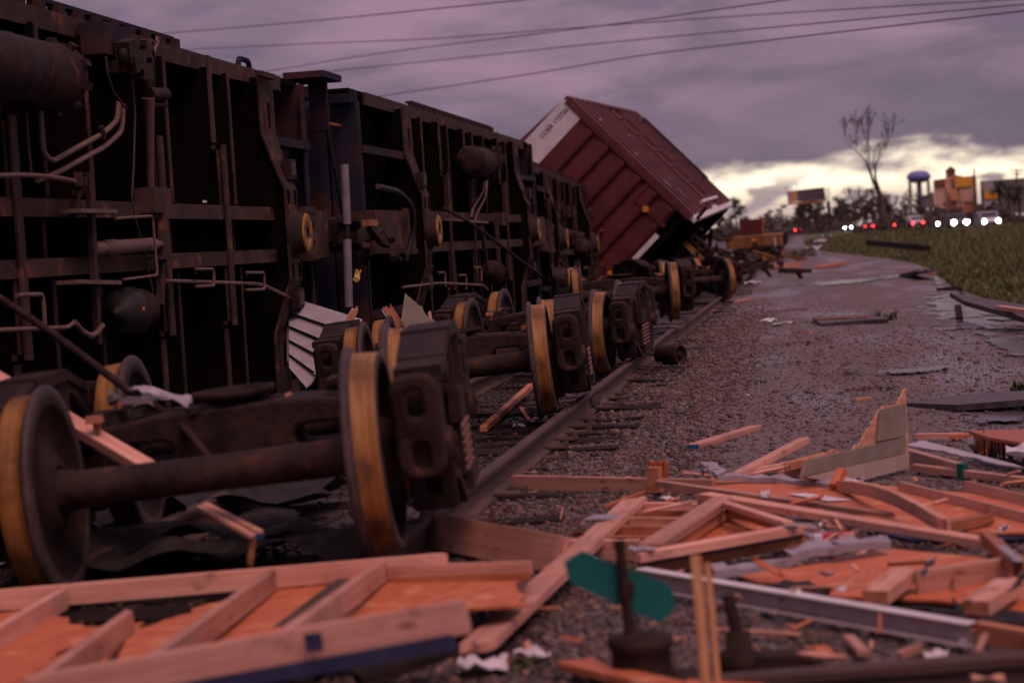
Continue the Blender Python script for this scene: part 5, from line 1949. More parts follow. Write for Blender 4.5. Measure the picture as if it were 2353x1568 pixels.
# white flashings
def strip(pts, w, label, m='lavender_metal', seed=2, lip=0.03):
    """folded metal strip following points"""
    mb = MB()
    pts = [Vector(p) for p in pts]
    rnd = random.Random(seed)
    fine = []
    for a, b in zip(pts, pts[1:]):
        for k in range(5):
            fine.append(a.lerp(b, k / 5) + Vector((rnd.uniform(-.012, .012), rnd.uniform(-.015, .015), rnd.uniform(-.004, .012))))
    fine.append(pts[-1])
    vs = []
    for i, p in enumerate(fine):
        d = (fine[min(i + 1, len(fine) - 1)] - fine[max(0, i - 1)]).normalized()
        s = Vector((0, 0, 1)).cross(d).normalized()
        vs += [p, p + s * w + Vector((0, 0, rnd.uniform(-.004, .02))), p - Vector((0, 0, lip)) - s * 0.004]
    fs = []
    for i in range(len(fine) - 1):
        a = i * 3
        fs += [(a, a + 1, a + 4, a + 3), (a + 2, a, a + 3, a + 5)]
    o = mb.add(vs, fs, m).build('flashing')
    md = o.modifiers.new('thickness', 'SOLIDIFY')
    md.thickness = 0.002
    tag(o, label, 'flashing', 'bent metal flashings')
    return o


strip([gpt(1612, 1082, .13), gpt(1622, 1070, .16), gpt(1650, 1092, .11), gpt(1720, 1098, .085), gpt(1800, 1102, .08), gpt(1905, 1112, .08)], 0.07, 'curled grey flashing along the back of the large orange sheet')
strip([gpt(1640, 1316, .06), gpt(1770, 1300, .07), gpt(1830, 1270, .12), gpt(1940, 1252, .14), gpt(2046, 1244, .13)], 0.09, 'pale folded flashing along the back of the front orange sheet', seed=5, lip=0.035)
strip([gpt(1800, 1190, .07), gpt(1845, 1225, .06), gpt(1890, 1262, .05)], 0.09, 'short pale flashing leaning between the triangular frame and the batten', seed=6)
sheet([gpt(1810, 1134, .064), gpt(1850, 1132, .064), gpt(1960, 1148, .064), gpt(1900, 1150, .064)], 0.003, 'paper', 'white torn paper triangle lying on the large orange sheet', name='paper_piece', cat='paper')
pk = MB().box((0, 0, 0), (0.15, 0.06, 0.07), 'red_packet').box((-0.095, 0, 0), (0.045, 0.058, 0.066), 'paper').build('food_packet')
pk.location = gpt(1925, 1240, 0.06)
pk.rotation_euler = (0, 0, R(8))
tag(pk, 'small red and white packet between the long batten and the flashing', 'packet')

# boards on the front sheet
for k, (a, b_, lab) in enumerate((((2010, 1372, .10), (2078, 1318, .12), 'short sawn stub lying on the front orange sheet, left of two'), ((2242, 1396, .10), (2318, 1345, .12), 'short sawn stub lying on the front orange sheet, right of two'))):
    board(gpt(*a), gpt(*b_), 0.105, 0.06, label=lab, m='pine', m_end='pine_dark')
board(gpt(2095, 1340, .10), gpt(2345, 1302, .10), 0.05, 0.10, label='board on edge joining the left stub to the right edge')
board(gpt(2300, 1362, .09), gpt(2460, 1342, .10), 0.05, 0.10, label='board on edge joining the right stub to the right edge')
board(gpt(2262, 1232, .12), gpt(2345, 1310, .16), 0.05, 0.06, label='splintered upright piece at the right end of the longest batten', m='pine_dark', jag=(.05, .08))
board(gpt(2282, 1238, .15), gpt(2342, 1288, .2), 0.04, 0.006, label='grey metal strap on the splintered piece at the right edge', m='lavender_metal', name='metal_strap', cat='strap', group=None)
for k, (x, y) in enumerate(((2120, 1320), (2330, 1350))):
    strip([gpt(x - 8, y + 8, .16), gpt(x + 2, y - 14, .20), gpt(x + 14, y - 34, .27)], 0.035, ('left' if k == 0 else 'right') + ' twisted metal tie sticking up from a sawn stub', seed=20 + k, lip=.01)

# metal stud track in front
gt = empty('metal_track', gpt(1500, 1318, 0.06), 'long galvanised metal wall track lying in front of the orange sheets', 'metal track')
bpy.context.view_layer.update()
ga, gb = gpt(1472, 1318, 0.09), gpt(2232, 1447, 0.09)
board(ga + Vector((0, 0, .025)), gb + Vector((0, 0, .025)), 0.06, 0.008, m='white_paint', parent=gt, name='upper_flange')
board(ga + Vector((0, 0.02, -.01)), gb + Vector((0, 0.02, -.01)), 0.004, 0.07, m='galvanised', parent=gt, name='web')
board(ga + Vector((0, -.03, -.05)), gb + Vector((0, -.03, -.05)), 0.05, 0.006, m='galvanised', parent=gt, name='lower_flange')
board(gpt(2234, 1447, .09), gpt(2480, 1492, .10), 0.04, 0.075, label='orange brown batten continuing from the metal track to the right edge', m='pine_dark')

# --- fibre siding piece -----------------------------------------------------
def zr4(x, y):
    return (1612.3 + x / 3.18, 853.6 + y / 3.18)


sd0 = gpt(*zr4(1060, 820), 0.02)
sd1 = gpt(*zr4(1505, 700), 0.02)
ex = (sd1 - sd0).normalized()
sid = empty('siding_piece', (sd0 + sd1) / 2, 'grey green lap siding piece with a torn pink edge standing upright in the debris', 'siding')
bpy.context.view_layer.update()
sn = Vector((0, 0, 1)).cross(ex).normalized()


def onplane(px, py, off=0.0):
    r = ray(px, py)
    q = sd1 + sn * off
    return CAM + r * ((q - CAM).dot(sn) / r.dot(sn))


def upright(pts, off, t, m, name, jag=None, seed=3):
    return sheet([onplane(*zr4(*p), off) for p in pts], t, m, name=name, parent=sid, jag=jag, seed=seed)


upright([(1500, 470), (1480, 120), (1425, 235), (1320, 250), (1250, 320), (1150, 520), (980, 575), (750, 640), (720, 770), (870, 830), (1060, 815), (1505, 695)], 0.02, 0.014, 'splinter', 'torn_core', jag={1: (.015, .02), 3: (.02, .02), 4: (.03, .02), 5: (.03, .03), 6: (.02, .03)}, seed=5)
upright([(1485, 235), (1485, 470), (1280, 505), (1300, 275)], -0.002, 0.012, 'grey_siding', 'lap_board', jag={2: (.01, .03)}, seed=7)
upright([(1482, 478), (1484, 592), (1040, 692), (722, 768), (750, 650)], -0.010, 0.014, 'grey_siding', 'lap_board', jag={3: (.02, .03)}, seed=8)
upright([(1508, 596), (1508, 700), (1060, 822), (760, 770), (1040, 698)], -0.018, 0.014, 'tan_siding', 'trim_board')

# --- box, tabletop and roof pieces at right edge ----------------------------
bx = empty('cabinet_panel', gpt(2090, 1062, 0), 'pale cabinet panel with grey top and a green end behind the siding piece', 'panel')
bpy.context.view_layer.update()
board(gpt(2075, 1045, .05), gpt(2205, 1082, .05), 0.05, 0.10, m='pink_box', parent=bx, name='side')
board(gpt(2203, 1083, .05), gpt(2218, 1084, .05), 0.052, 0.105, m='green_end', parent=bx, name='end')
sheet([gpt(2078, 1020, .11), gpt(2120, 1016, .11), gpt(2330, 1065, .10), gpt(2352, 1075, .09), gpt(2290, 1070, .08), gpt(2150, 1035, .10)], 0.012, 'white_siding', name='top', parent=bx, jag={4: (.02, .04)})
tb = empty('tabletop', gpt(2300, 1040, 0), 'reddish brown rounded tabletop lying on broken boards at the right edge', 'tabletop')
bpy.context.view_layer.update()
sheet([gpt(2224, 992, .19), gpt(2300, 990, .19), gpt(2470, 985, .19), gpt(2470, 1030, .18), gpt(2340, 1020, .18), gpt(2270, 1006, .19)], 0.02, 'brown_top', name='top', parent=tb)
board(gpt(2240, 1014, .09), gpt(2460, 1046, .08), 0.03, 0.12, m='brown_top', parent=tb, name='apron')
board(gpt(2228, 1012, .12), gpt(2244, 1030, .02), 0.04, 0.05, m='lavender_metal', parent=tb, name='leg')
board(gpt(2348, 1030, .12), gpt(2360, 1060, .02), 0.04, 0.05, m='lavender_metal', parent=tb, name='leg')
board(gpt(2260, 1040, .03), gpt(2330, 1036, .05), 0.05, 0.03, label='small orange offcut under the brown tabletop', m='osb')
crumple(gpt(2380, 1045, .12), 0.35, 0.2, 'paper', 'white curled sheet at the right edge beside the tabletop', name='curled_sheet', cat='sheet', seed=31, amp=.4)
sheet([gpt(2075, 928, .02), gpt(2210, 916, .03), gpt(2480, 893, .12), gpt(2480, 915, .10), gpt(2200, 938, .03)], 0.05, 'dark_roofing', 'long dark wet roofing panel lying flat at the right of the gravel', name='roof_panel', cat='roof panel')
sheet([gpt(2182, 686, .38), gpt(2215, 694, .36), gpt(2470, 770, .03), gpt(2470, 700, .3), gpt(2352, 700, .32)], 0.07, 'dark_roofing', 'dark slanted roof sheet tilted up beside the puddle', name='roof_panel', cat='roof panel')
board(gpt(2200, 705, .18), gpt(2205, 735, .0), 0.1, 0.08, label='dark block propping the slanted roof sheet', m='tie_wood')
board(gpt(2290, 706, .3), gpt(2470, 730, .3), 0.10, 0.06, label='pale board lying on the slanted roof sheet', m='pine')
sheet([gpt(1866, 732, .04), gpt(2005, 726, .07), gpt(2040, 736, .05), gpt(1985, 740, .03), gpt(1885, 746, .02)], 0.06, 'dark_roofing', 'dark panel with an orange edge lying in the middle of the gravel yard', name='roof_panel', cat='roof panel')
board(gpt(1866, 733, .07), gpt(1996, 727, .10), 0.06, 0.02, label='orange batten on the back edge of the dark panel in the yard', m='osb')
board(gpt(2085, 630, .05), gpt(2130, 621, .25), 0.5, 0.06, label='dark folded panel near the grass', m='dark_roofing', name='roof_panel', cat='roof panel', jag=(.1, .1))
board(gpt(2130, 628, .05), gpt(2185, 624, .06), 0.35, 0.05, label='red brown board lying beside the dark folded panel near the grass', m='brown_top')
board(gpt(2192, 634, .05), gpt(2255, 622, .12), 0.12, 0.06, label='orange board at the grass edge by the puddle', m='osb')
board(gpt(2155, 664, .04), gpt(2210, 660, .04), 0.16, 0.05, label='dark plank in the shallow water near the grass', m='tie_wood')
board(gpt(1995, 557, .75), gpt(2130, 570, .5), 0.25, 0.22, label='long dark beam lying on the tall grass', m='tie_wood')
board(gpt(1755, 618, .05), gpt(1840, 612, .05), 0.25, 0.06, label='orange board on the far gravel beside the white metal sheet', m='osb')
board(gpt(1765, 612, .15), gpt(1838, 605, .15), 0.2, 0.06, label='upper orange board stacked beyond the white metal sheet', m='osb')
board(gpt(1878, 614, .05), gpt(1938, 604, .08), 0.25, 0.08, label='orange board alone on the far gravel', m='osb')
for k, (x, y, sx) in enumerate(((1880, 560, 1.6), (1870, 575, 1.2), (1900, 545, 1.4))):
    crumple(gpt(x, y, .05), sx, sx * .8, 'white_siding', ['white crumpled sheet farthest up the gravel by the grass', 'white crumpled sheet nearest of the far heap by the grass', 'white crumpled sheet at the edge of the far grass'][k], name='crumpled_sheet', cat='sheet', seed=40 + k, amp=.35)
crumple(gpt(1718, 622, .05), 1.5, 0.9, 'white_siding', 'white metal sheet lying bent beside the farthest railway truck', name='metal_sheet', cat='sheet', seed=44, amp=.45, n=10)
crumple(gpt(1725, 652, .02), .55, .3, 'paper', 'pair of white scraps on the gravel beside the sideways truck', name='paper_scrap', cat='paper', seed=45, amp=.3)
board(gpt(1688, 694, .03), gpt(1724, 686, .05), 0.09, 0.04, label='small pale board on the gravel near the sideways truck')
board(gpt(1617, 715, .03), gpt(1640, 713, .03), 0.09, 0.03, label='small orange board against the rail near the fourth truck', m='osb')
crumple(gpt(1760, 738, .01), .35, .18, 'paper', 'thin white twisted scrap on the open gravel', name='paper_scrap', cat='paper', seed=46, amp=.3)
crumple(gpt(1815, 741, .01), .25, .1, 'paper', 'white torn scrap on the gravel near the dark panel', name='paper_scrap', cat='paper', seed=47, amp=.3)
board(gpt(1840, 764, .01), gpt(1862, 762, .02), 0.06, 0.03, label='tiny pale chip on the gravel below the dark panel')
board(gpt(1965, 918, .02), gpt(2003, 916, .02), 0.06, 0.03, label='small yellow wood chip on the gravel behind the siding piece', m='yellow_rust')

# papers by the rail and in the foreground
for k, (x, y, s, lab) in enumerate(((1192, 982, .10, 'crumpled white paper between the rails'), (1270, 955, .09, 'white paper scrap inside the rail beside a splinter'), (1225, 1513, .13, 'crumpled white scrap on the foreground stones'),
                                    (1110, 1545, .18, 'white scrap at the very bottom of the picture'), (1330, 1315, .22, 'white scrap under the left tip of the green target'), (1000, 1470, .2, 'pale scrap under the right end of the wall panel'),
                                    (1950, 1120, .16, 'grey scrap against the siding piece'), (1540, 1150, .10, 'small grey scrap behind the triangular frame'), (1715, 910, .06, 'tiny white scrap beside the overturned car'),
                                    (2150, 1510, .08, 'white flake on the foreground stones at right'), (20, 1290, .3, 'pale sheet under the left wheel of the nearest truck'))):
    crumple(gpt(x, y, .02), s, s * .7, 'paper', lab, seed=60 + k, amp=.5)
for k, (x, y, s, lab) in enumerate(((1147, 1523, .13, 'flat orange wood chip on the foreground stones'), (1880, 1496, .2, 'flat orange wood piece on the foreground stones at right'), (1350, 1524, .10, 'orange wood chip beside the switch stand base'))):
    sheet([gpt(x - 28 * s * 6, y - 6, .03), gpt(x + 10, y - 14, .04), gpt(x + 30 * s * 6, y, .03), gpt(x + 8, y + 14, .03)], 0.012, 'osb', lab, name='wood_chip', cat='wood chip', jag={0: (.02, .03), 2: (.02, .03)}, seed=90 + k)
board(gpt(1948, 1462, .03), gpt(1985, 1500, .04), 0.045, 0.025, label='small pale stick lying on the stones below the metal track', jag=(.02, .02))
board(gpt(2065, 1505, .03), gpt(2128, 1478, .05), 0.03, 0.022, label='thin pale stick in front of the metal track at right')
board(gpt(1195, 935, .04), gpt(1215, 965, .03), 0.035, 0.02, label='orange splinter between the rails', m='osb', jag=(.02, .02))
board(gpt(1110, 985, .05), gpt(1220, 885, .10), 0.06, 0.05, label='brown board leaning between the rails under the second truck', m='pine_dark')
board(gpt(1300, 1522, .05), gpt(1545, 1580, .14), 0.10, 0.03, label='orange shard across the bottom edge in front of the switch stand', m='osb', jag=(.05, .05))
board(gpt(1560, 1576, .08), gpt(1760, 1590, .08), 0.12, 0.03, label='rough orange board at the bottom edge below the yellow post', m='osb', jag=(.05, .05))

# lumber through the nearest truck
board(P(-60, 840, 10.2), P(345, 1078, 9.35), 0.089, 0.05, label='pale stud slanting down through the nearest truck at the left', roll=10)
dt = empty('door_trim', P(530, 1190, 9.1), 'short grooved pale trim with a dark end below the nearest axle', 'trim')
bpy.context.view_layer.update()
board(P(470, 1158, 9.3), P(598, 1222, 8.9), 0.035, 0.02, m='pine', parent=dt, name='strip')
board(P(458, 1164, 9.2), P(580, 1232, 8.85), 0.035, 0.02, m='pine', parent=dt, name='strip')
board(P(466, 1166, 9.27), P(592, 1232, 8.9), 0.07, 0.03, m='pine_dark', parent=dt, name='back', m_end='blue_end')
board(P(580, 1232, 8.9), P(572, 1310, 8.9), 0.03, 0.03, label='thin strip hanging from the grooved trim', m='pine_dark')
# pale sheets draped on the nearest truck
crumple(P(375, 915, 9.9), .34, .12, 'lavender_metal', 'white sheet draped over the nearest truck bolster', name='draped_sheet', cat='sheet', seed=33, amp=.3, tilt=(.1, .25, -.3), n=9)
crumple(P(300, 930, 9.8), .22, .14, 'dark_roofing', 'crumpled grey green sheet on the nearest truck beside the white one', name='draped_sheet', cat='sheet', seed=34, amp=.4, tilt=(.2, .1, .3), n=9)
board(P(428, 945, 9.7), P(665, 908, 9.9), 0.12, 0.03, label='dark plank with a pale broken tip lying on the nearest truck', m='tie_wood', jag=(0, .05))
board(P(655, 908, 9.8), P(670, 902, 9.8), 0.03, 0.015, label='pale tip of the dark plank on the nearest truck', m='pine', jag=(0, .01))
# rod
rd = MB().tube([P(-30, 665, 11.2), P(120, 765, 10.6), P(300, 900, 10.0), P(400, 960, 9.75), P(440, 1000, 9.6), P(480, 1052, 9.5)], 0.021, 'dark_iron', 8).build('brake_rod')
tag(rd, 'bent dark rod slanting across the nearest boxcar down to the nearest truck', 'rod')

# white lap siding heap between the first and second boxcars
hp = empty('siding_stack', P(740, 760, 19.5), 'stack of white lap siding boards beside the end of the nearest boxcar', 'siding')
bpy.context.view_layer.update()
A_, B_, C_ = P(668, 690, 20.2), P(815, 735, 19.0), P(690, 850, 18.9)
hn = (B_ - A_).cross(C_ - A_).normalized()


def on_heap(px, py, off):
    r = ray(px, py)
    return CAM + r * ((A_ + hn * off - CAM).dot(hn) / r.dot(hn))


sheet([on_heap(660, 680, .03), on_heap(826, 738, .03), on_heap(712, 862, .05), on_heap(660, 830, .05)], 0.01, 'white_siding', name='backing_sheet', parent=hp, seed=2)
for k in range(5):
    y0, y1 = 682 + k * 32, 716 + k * 32
    xe = 832 - 26 * k
    sheet([on_heap(664, y0, .02), on_heap(xe, y0 + 52, .02), on_heap(xe - 22, y1 + 50, -.03), on_heap(664, y1, -.03)], 0.012, 'white_siding', name='lap_board', parent=hp, jag={1: (.06, .03)}, seed=k + 3)
for k, (a, b_, c_, m_, lab) in enumerate((((770, 790), (822, 700), .07, 'pine', 'splintered pale lath leaning right of the white siding stack'), ((885, 700), (925, 760), .09, 'pine_dark', 'pink torn lath beside the grey siding shard'), ((878, 705), (915, 765), .05, 'white_siding', 'thin white lath beside the grey siding shard'), ((985, 712), (995, 770), .03, 'pine', 'thin splinter right of the grey siding shard'))):
    board(P(*a, 18.9 + k * .1), P(*b_, 18.9 + k * .1), c_, 0.02, up=(.4, -1, .2), m=m_, label=lab, jag=(.05, .08))
gs = empty('siding_shard', P(950, 740, 18.8), 'grey siding shard with a pointed torn top behind the second truck', 'siding')
bpy.context.view_layer.update()
sheet([P(930, 672, 18.9), P(970, 705, 18.8), P(998, 735, 18.7), P(1000, 775, 18.6), P(940, 775, 18.7), P(922, 735, 18.8)], 0.015, 'grey_siding', name='board', parent=gs, jag={0: (.03, .04), 1: (.03, .04)})
# galvanised pole standing between the cars
pole = MB().tube([P(801, 705, 21.0), P(797, 550, 21.0)], 0.045, 'galv_pole', 12)
pole.tube([P(797, 515, 21.0), P(791, 378, 21.0)], 0.045, 'galv_pole', 12).tube([P(797, 552, 21), P(797, 512, 21)], 0.03, 'black_rubber', 8)
po = pole.build('metal_post')
tag(po, 'upright grey metal post between the first two boxcars', 'post')
crumple(P(820, 634, 20.8), .06, .13, 'yellow_plastic', 'torn yellow plastic scrap caught in the couplers', name='plastic_scrap', cat='plastic', seed=71, amp=.5, tilt=(1.2, 0.3, .3))
# loose roller on the ballast
rl = empty('steel_roller', gpt(1540, 838, 0.0), 'short rusty steel roller lying on the ballast beside the rail', 'roller')
Mx = Matrix.Translation((0, 0, 0.125)) @ Matrix.Rotation(R(-35), 4, 'Z')
MB().lathe([(-0.17, 0), (-0.17, .10), (-.15, .115), (.13, .12), (.15, .125), (.17, .12), (.17, .09), (.13, .085), (.13, .04), (.165, .038), (.165, 0)], Mx, 24, 'dark_iron').build('body', parent=rl)
MB().tube([(-.15, .06, .12), (-.5, .35, .16), (-.75, .55, .12)], .012, 'dark_iron', 6).build('rod', parent=rl)

# --- switch stand in the foreground ------------------------------------------
DS = 6.75
sw = empty('switch_stand', gpt(1470, 1525, 0), 'low iron railway switch stand with a green target blade in the foreground', 'switch stand')
bpy.context.view_layer.update()
iw = sw.matrix_world.inverted()
B0 = P(1475, 1535, DS)
MB().lathe([(-.02, 0), (-.02, .125), (.03, .12), (.06, .105), (.13, .10), (.15, .115), (.175, .11), (.185, .05), (.20, 0)], Matrix.Translation(iw @ Vector((B0.x, B0.y, 0.03))) @ Matrix.Rotation(R(-90), 4, 'Y'), 20, 'dark_iron').box(iw @ Vector((B0.x + .02, B0.y + .05, .025)), (.42, .3, .05)).build('base', parent=sw)
MB().tube([iw @ P(1452, 1478, DS), iw @ P(1440, 1400, DS), iw @ P(1422, 1243, DS)], [.022, .019, .016], 'dark_iron', 10).tube([iw @ P(1424, 1262, DS), iw @ P(1421, 1240, DS)], .02, 'dark_iron', 8).build('mast', parent=sw)
tg = [(1295, 1290), (1337, 1264), (1425, 1299), (1500, 1325), (1541, 1346), (1555, 1394), (1517, 1428), (1455, 1404), (1419, 1388), (1309, 1337)]
sheet([P(x, y, DS + .03) for x, y in tg], .005, 'teal_sign', name='target', parent=sw)
k = MB()
k.box(iw @ P(1438, 1352, DS + 0.01), (.05, .03, .05))
k.build('target_clamp', 'dark_iron', sw)
yp = empty('marker_post', gpt(1625, 1560, 0), 'chipped yellow flat iron post right of the switch stand', 'post')
bpy.context.view_layer.update()
board(P(1598, 1275, 6.35), P(1622, 1590, 6.3), 0.034, 0.012, up=(0, -1, 0), m='yellow_rust', parent=yp, name='bar')
board(P(1625, 1292, 6.5), P(1650, 1590, 6.45), 0.022, 0.012, up=(0, -1, 0), m='yellow_rust', parent=yp, name='bar')
sl = empty('switch_machine', gpt(1700, 1545, 0), 'dark iron switch lever casting on the stones right of the yellow post', 'switch lever')
bpy.context.view_layer.update()
iw2 = sl.matrix_world.inverted()
q = iw2 @ gpt(1700, 1540, 0)
MB().lathe([(0, 0), (0, .085), (.06, .08), (.075, .05), (.14, .045), (.15, 0)], Matrix.Translation(q) @ Matrix.Rotation(R(-90), 4, 'Y'), 16, 'dark_iron').tube([q + Vector((0, 0, .1)), q + Vector((-.03, .05, .26))], .022, 'dark_iron', 8).box(q + Vector((.1, 0, .03)), (.34, .12, .06)).build('casting', parent=sl)
# bent rail across the lower right corner
rr = rail_mesh(2.6, 6).build('loose_rail')
a, b_ = P(1640, 1600, 6.6), P(2480, 1536, 6.5)
d = (b_ - a).normalized()
u = Vector((0, 0, 1))
s = d.cross(u).normalized()
u = s.cross(d)
rr.matrix_world = frame_matrix(s, d, u, a - Vector((0, 0, 0.10)))
tag(rr, 'dark loose rail lying across the lower right corner', 'rail')
crumple(P(2270, 1560, 6.3), .10, .05, 'splinter', 'pink wood splinter lying on the loose rail', name='wood_chip', cat='wood chip', seed=80, amp=.3)

# weeds and litter tufts
def tuft(x, y, n, h, w, label, m='twig_green', seed=1, spread=.15, name='weed', flat=0.4):
    rnd = random.Random(seed)
    mb = MB()
    c = gpt(x, y, 0)
    for k in range(n):
        a = rnd.uniform(0, 6.28)
        r = spread * rnd.random() ** .5
        p = Vector((r * math.cos(a), r * math.sin(a) * .7, 0.01))
        la = rnd.uniform(0, 6.28)
        hh = h * rnd.uniform(.4, 1)
        tip = p + Vector((math.cos(la) * hh * (1 - flat) * 1.2, math.sin(la) * hh, hh * flat * 1.4))
        s_ = Vector((-math.sin(la), math.cos(la), 0)) * w
        md = p.lerp(tip, .55) + Vector((0, 0, hh * .15))
        mb.add([p - s_, p + s_, md + s_ * .8, md - s_ * .8, tip], [(0, 1, 2, 3), (3, 2, 4)])
    o = mb.build(name, m, rec=False)
    o.location = c
    tag(o, label, 'weeds', 'weed and leaf tufts on the gravel')
    return o


for k, (x, y, n, h, w, sp, fl, m_, lab) in enumerate((
    (1500, 818, 60, .14, .006, .22, .6, 'twig_green', 'green weed tuft beside the steel roller'), (1400, 800, 60, .16, .006, .25, .6, 'twig_green', 'green weeds under the middle truck by the rail'),
    (1930, 862, 50, .12, .006, .3, .12, 'leaf_litter', 'flattened weed strip in the middle of the gravel'), (2000, 897, 70, .12, .005, .25, .2, 'leaf_litter', 'brown weed clump behind the wood chip'),
    (1850, 790, 50, .15, .008, .4, .1, 'leaf_litter', 'leaf litter below the dark panel'), (1880, 742, 40, .15, .008, .5, .1, 'leaf_litter', 'leaf litter left of the dark panel'),
    (1800, 715, 50, .18, .009, .6, .1, 'leaf_litter', 'leaf litter on the far gravel'), (2025, 737, 40, .25, .012, .25, .5, 'twig_green', 'dark leafy sprig at the end of the dark panel'),
    (2350, 903, 40, .12, .012, .12, .7, 'twig_green', 'green sprig on the long roofing panel'), (2290, 1060, 24, .2, .006, .1, .9, 'twig_green', 'grass stems beside the cabinet panel'),
    (1180, 1545, 50, .07, .005, .15, .4, 'twig_green', 'mossy weeds at the bottom of the picture'), (1370, 1150, 60, .07, .004, .3, .3, 'twig_green', 'mossy weeds between the straight board and the frame'), (1790, 1508, 60, .06, .005, .2, .3, 'twig_green', 'mossy weeds beside the loose rail'),
    (1840, 590, 120, .5, .02, .9, .8, 'twig_green', 'tall weeds beside the far flatcar'), (1800, 840, 40, .1, .006, .25, .1, 'leaf_litter', 'leaf litter on the near gravel'))):
    tuft(x, y, n, h, w, lab, m_, 100 + k, sp, flat=fl)

# loose splinters strewn through the debris
rnd = random.Random(404)
for k in range(84):
    x, y = rnd.uniform(1180, 2350), rnd.uniform(1085, 1500)
    if x < 1600 and y > 1330 and rnd.random() < .6:
        continue
    z = rnd.choice((.02, .03, .08, .10))
    a = gpt(x, y, z)
    an = rnd.uniform(0, 6.28)
    L_ = rnd.choice((.06, .09, .14, .22, .34))
    b_ = a + Vector((math.cos(an) * L_, math.sin(an) * L_, rnd.uniform(-.01, .06)))
    board(a, b_, rnd.uniform(.008, .03), rnd.uniform(.006, .016), label='small loose wood splinter among the broken lumber', m=rnd.choice(('pine', 'pine', 'pine_dark', 'osb', 'splinter')), jag=(L_ * .25, L_ * .25), name='wood_splinter', cat='splinter', group='loose splinters among the lumber', seed=500 + k, roll=rnd.uniform(-40, 40))
for k in range(22):
    x, y = rnd.uniform(1650, 2350), rnd.uniform(1100, 1480)
    crumple(gpt(x, y, rnd.choice((.02, .07, .1))), rnd.uniform(.03, .08), rnd.uniform(.02, .05), rnd.choice(('paper', 'lavender_metal', 'tar_paper')), 'tiny torn scrap among the broken lumber', name='debris_scrap', cat='scrap', group='tiny scraps among the lumber', seed=600 + k, amp=.6, n=4, tilt=(rnd.uniform(-.5, .5), rnd.uniform(-.5, .5), rnd.uniform(0, 6)))

# dark sheets added to stand in for the shade under the nearest truck
for k, (x, y, sx, sy, rz, lab) in enumerate(((420, 1250, 1.1, .9, .2, 'added dark sheet for the shade under the nearest axle, middle piece'), (720, 1260, .9, .8, -.3, 'added dark sheet for the shade beside the nearest right wheel'), (250, 1300, .9, .9, .6, 'added dark sheet for the shade beside the nearest left wheel'), (560, 1150, 1.2, 1.0, .1, 'added dark sheet for the shade behind the nearest axle'), (300, 1180, 1.2, 1.1, -.2, 'added dark sheet for the shade over the left rail'))):
    o = crumple(gpt(x, y, .10), sx, sy, 'tar_paper', lab, name='shade_sheet', cat='shade sheet', group='added shade sheets under the nearest truck', seed=700 + k, amp=.16, n=12, tilt=(0, 0, rz))

# ------------------------------------------------------------------ power lines
def cable(pts, dl, dr, r, label):
    fine = []
    (ax, ay), (bx_, by_) = pts[0], pts[1]
    (cx, cy), (ex_, ey_) = pts[-2], pts[-1]
    dl0, dr0 = dl, dr
    k0, k1 = (dl - dr) / (pts[-1][0] - pts[0][0]), 0
    pts = [(ax - 500, ay - (by_ - ay) / (bx_ - ax) * 500)] + pts + [(ex_ + 300, ey_ + (ey_ - cy) / (ex_ - cx) * 300)]
    dl, dr = dl0 + k0 * 500, dr0 - k0 * 300
    n = len(pts)
    P3 = [P(x, y, dl + (dr - dl) * (x - pts[0][0]) / (pts[-1][0] - pts[0][0])) for x, y in pts]
    for i in range(n - 1):
        p0, p1, p2, p3 = P3[max(i - 1, 0)], P3[i], P3[i + 1], P3[min(i + 2, n - 1)]
        for k in range(8):
            t = k / 8
            fine.append(0.5 * ((2 * p1) + (p2 - p0) * t + (2 * p0 - 5 * p1 + 4 * p2 - p3) * t * t + (3 * p1 - p0 - 3 * p2 + p3) * t ** 3))
    fine.append(P3[-1])
    o = MB().tube(fine, r, 'cable', 6).build('power_line')
    tag(o, label, 'power line', 'power lines crossing the sky')


def S(x, y):                              # from the sky strip of the photo
    return ((400 + x / 1.131) / 1.0544, y / 1.131 / 1.0544)


cable([S(-60, 98), S(60, 87), S(400, 58), S(980, 0), S(1150, -18)], 95, 60, .024, 'highest power line at the upper left')
cable([S(100, 134), S(400, 120), S(750, 105), S(1180, 72), S(1700, 36), S(2300, 0), S(2450, -8)], 100, 60, .024, 'second power line, crossing another above the wreck')
cable([S(250, 200), S(600, 145), S(1180, 73), S(1500, 28), S(1700, 0), S(1800, -14)], 100, 55, .024, 'steep power line crossing the second one')
cable([S(300, 210), S(750, 165), S(1180, 120), S(1700, 72), S(2353, 12), S(2450, 3)], 100, 55, .025, 'fourth power line, above the lowest')
cable([S(600, 262), S(1000, 203), S(1300, 153), S(1700, 105), S(2353, 30), S(2450, 18)], 95, 50, .026, 'lowest power line, running over the red boxcar')

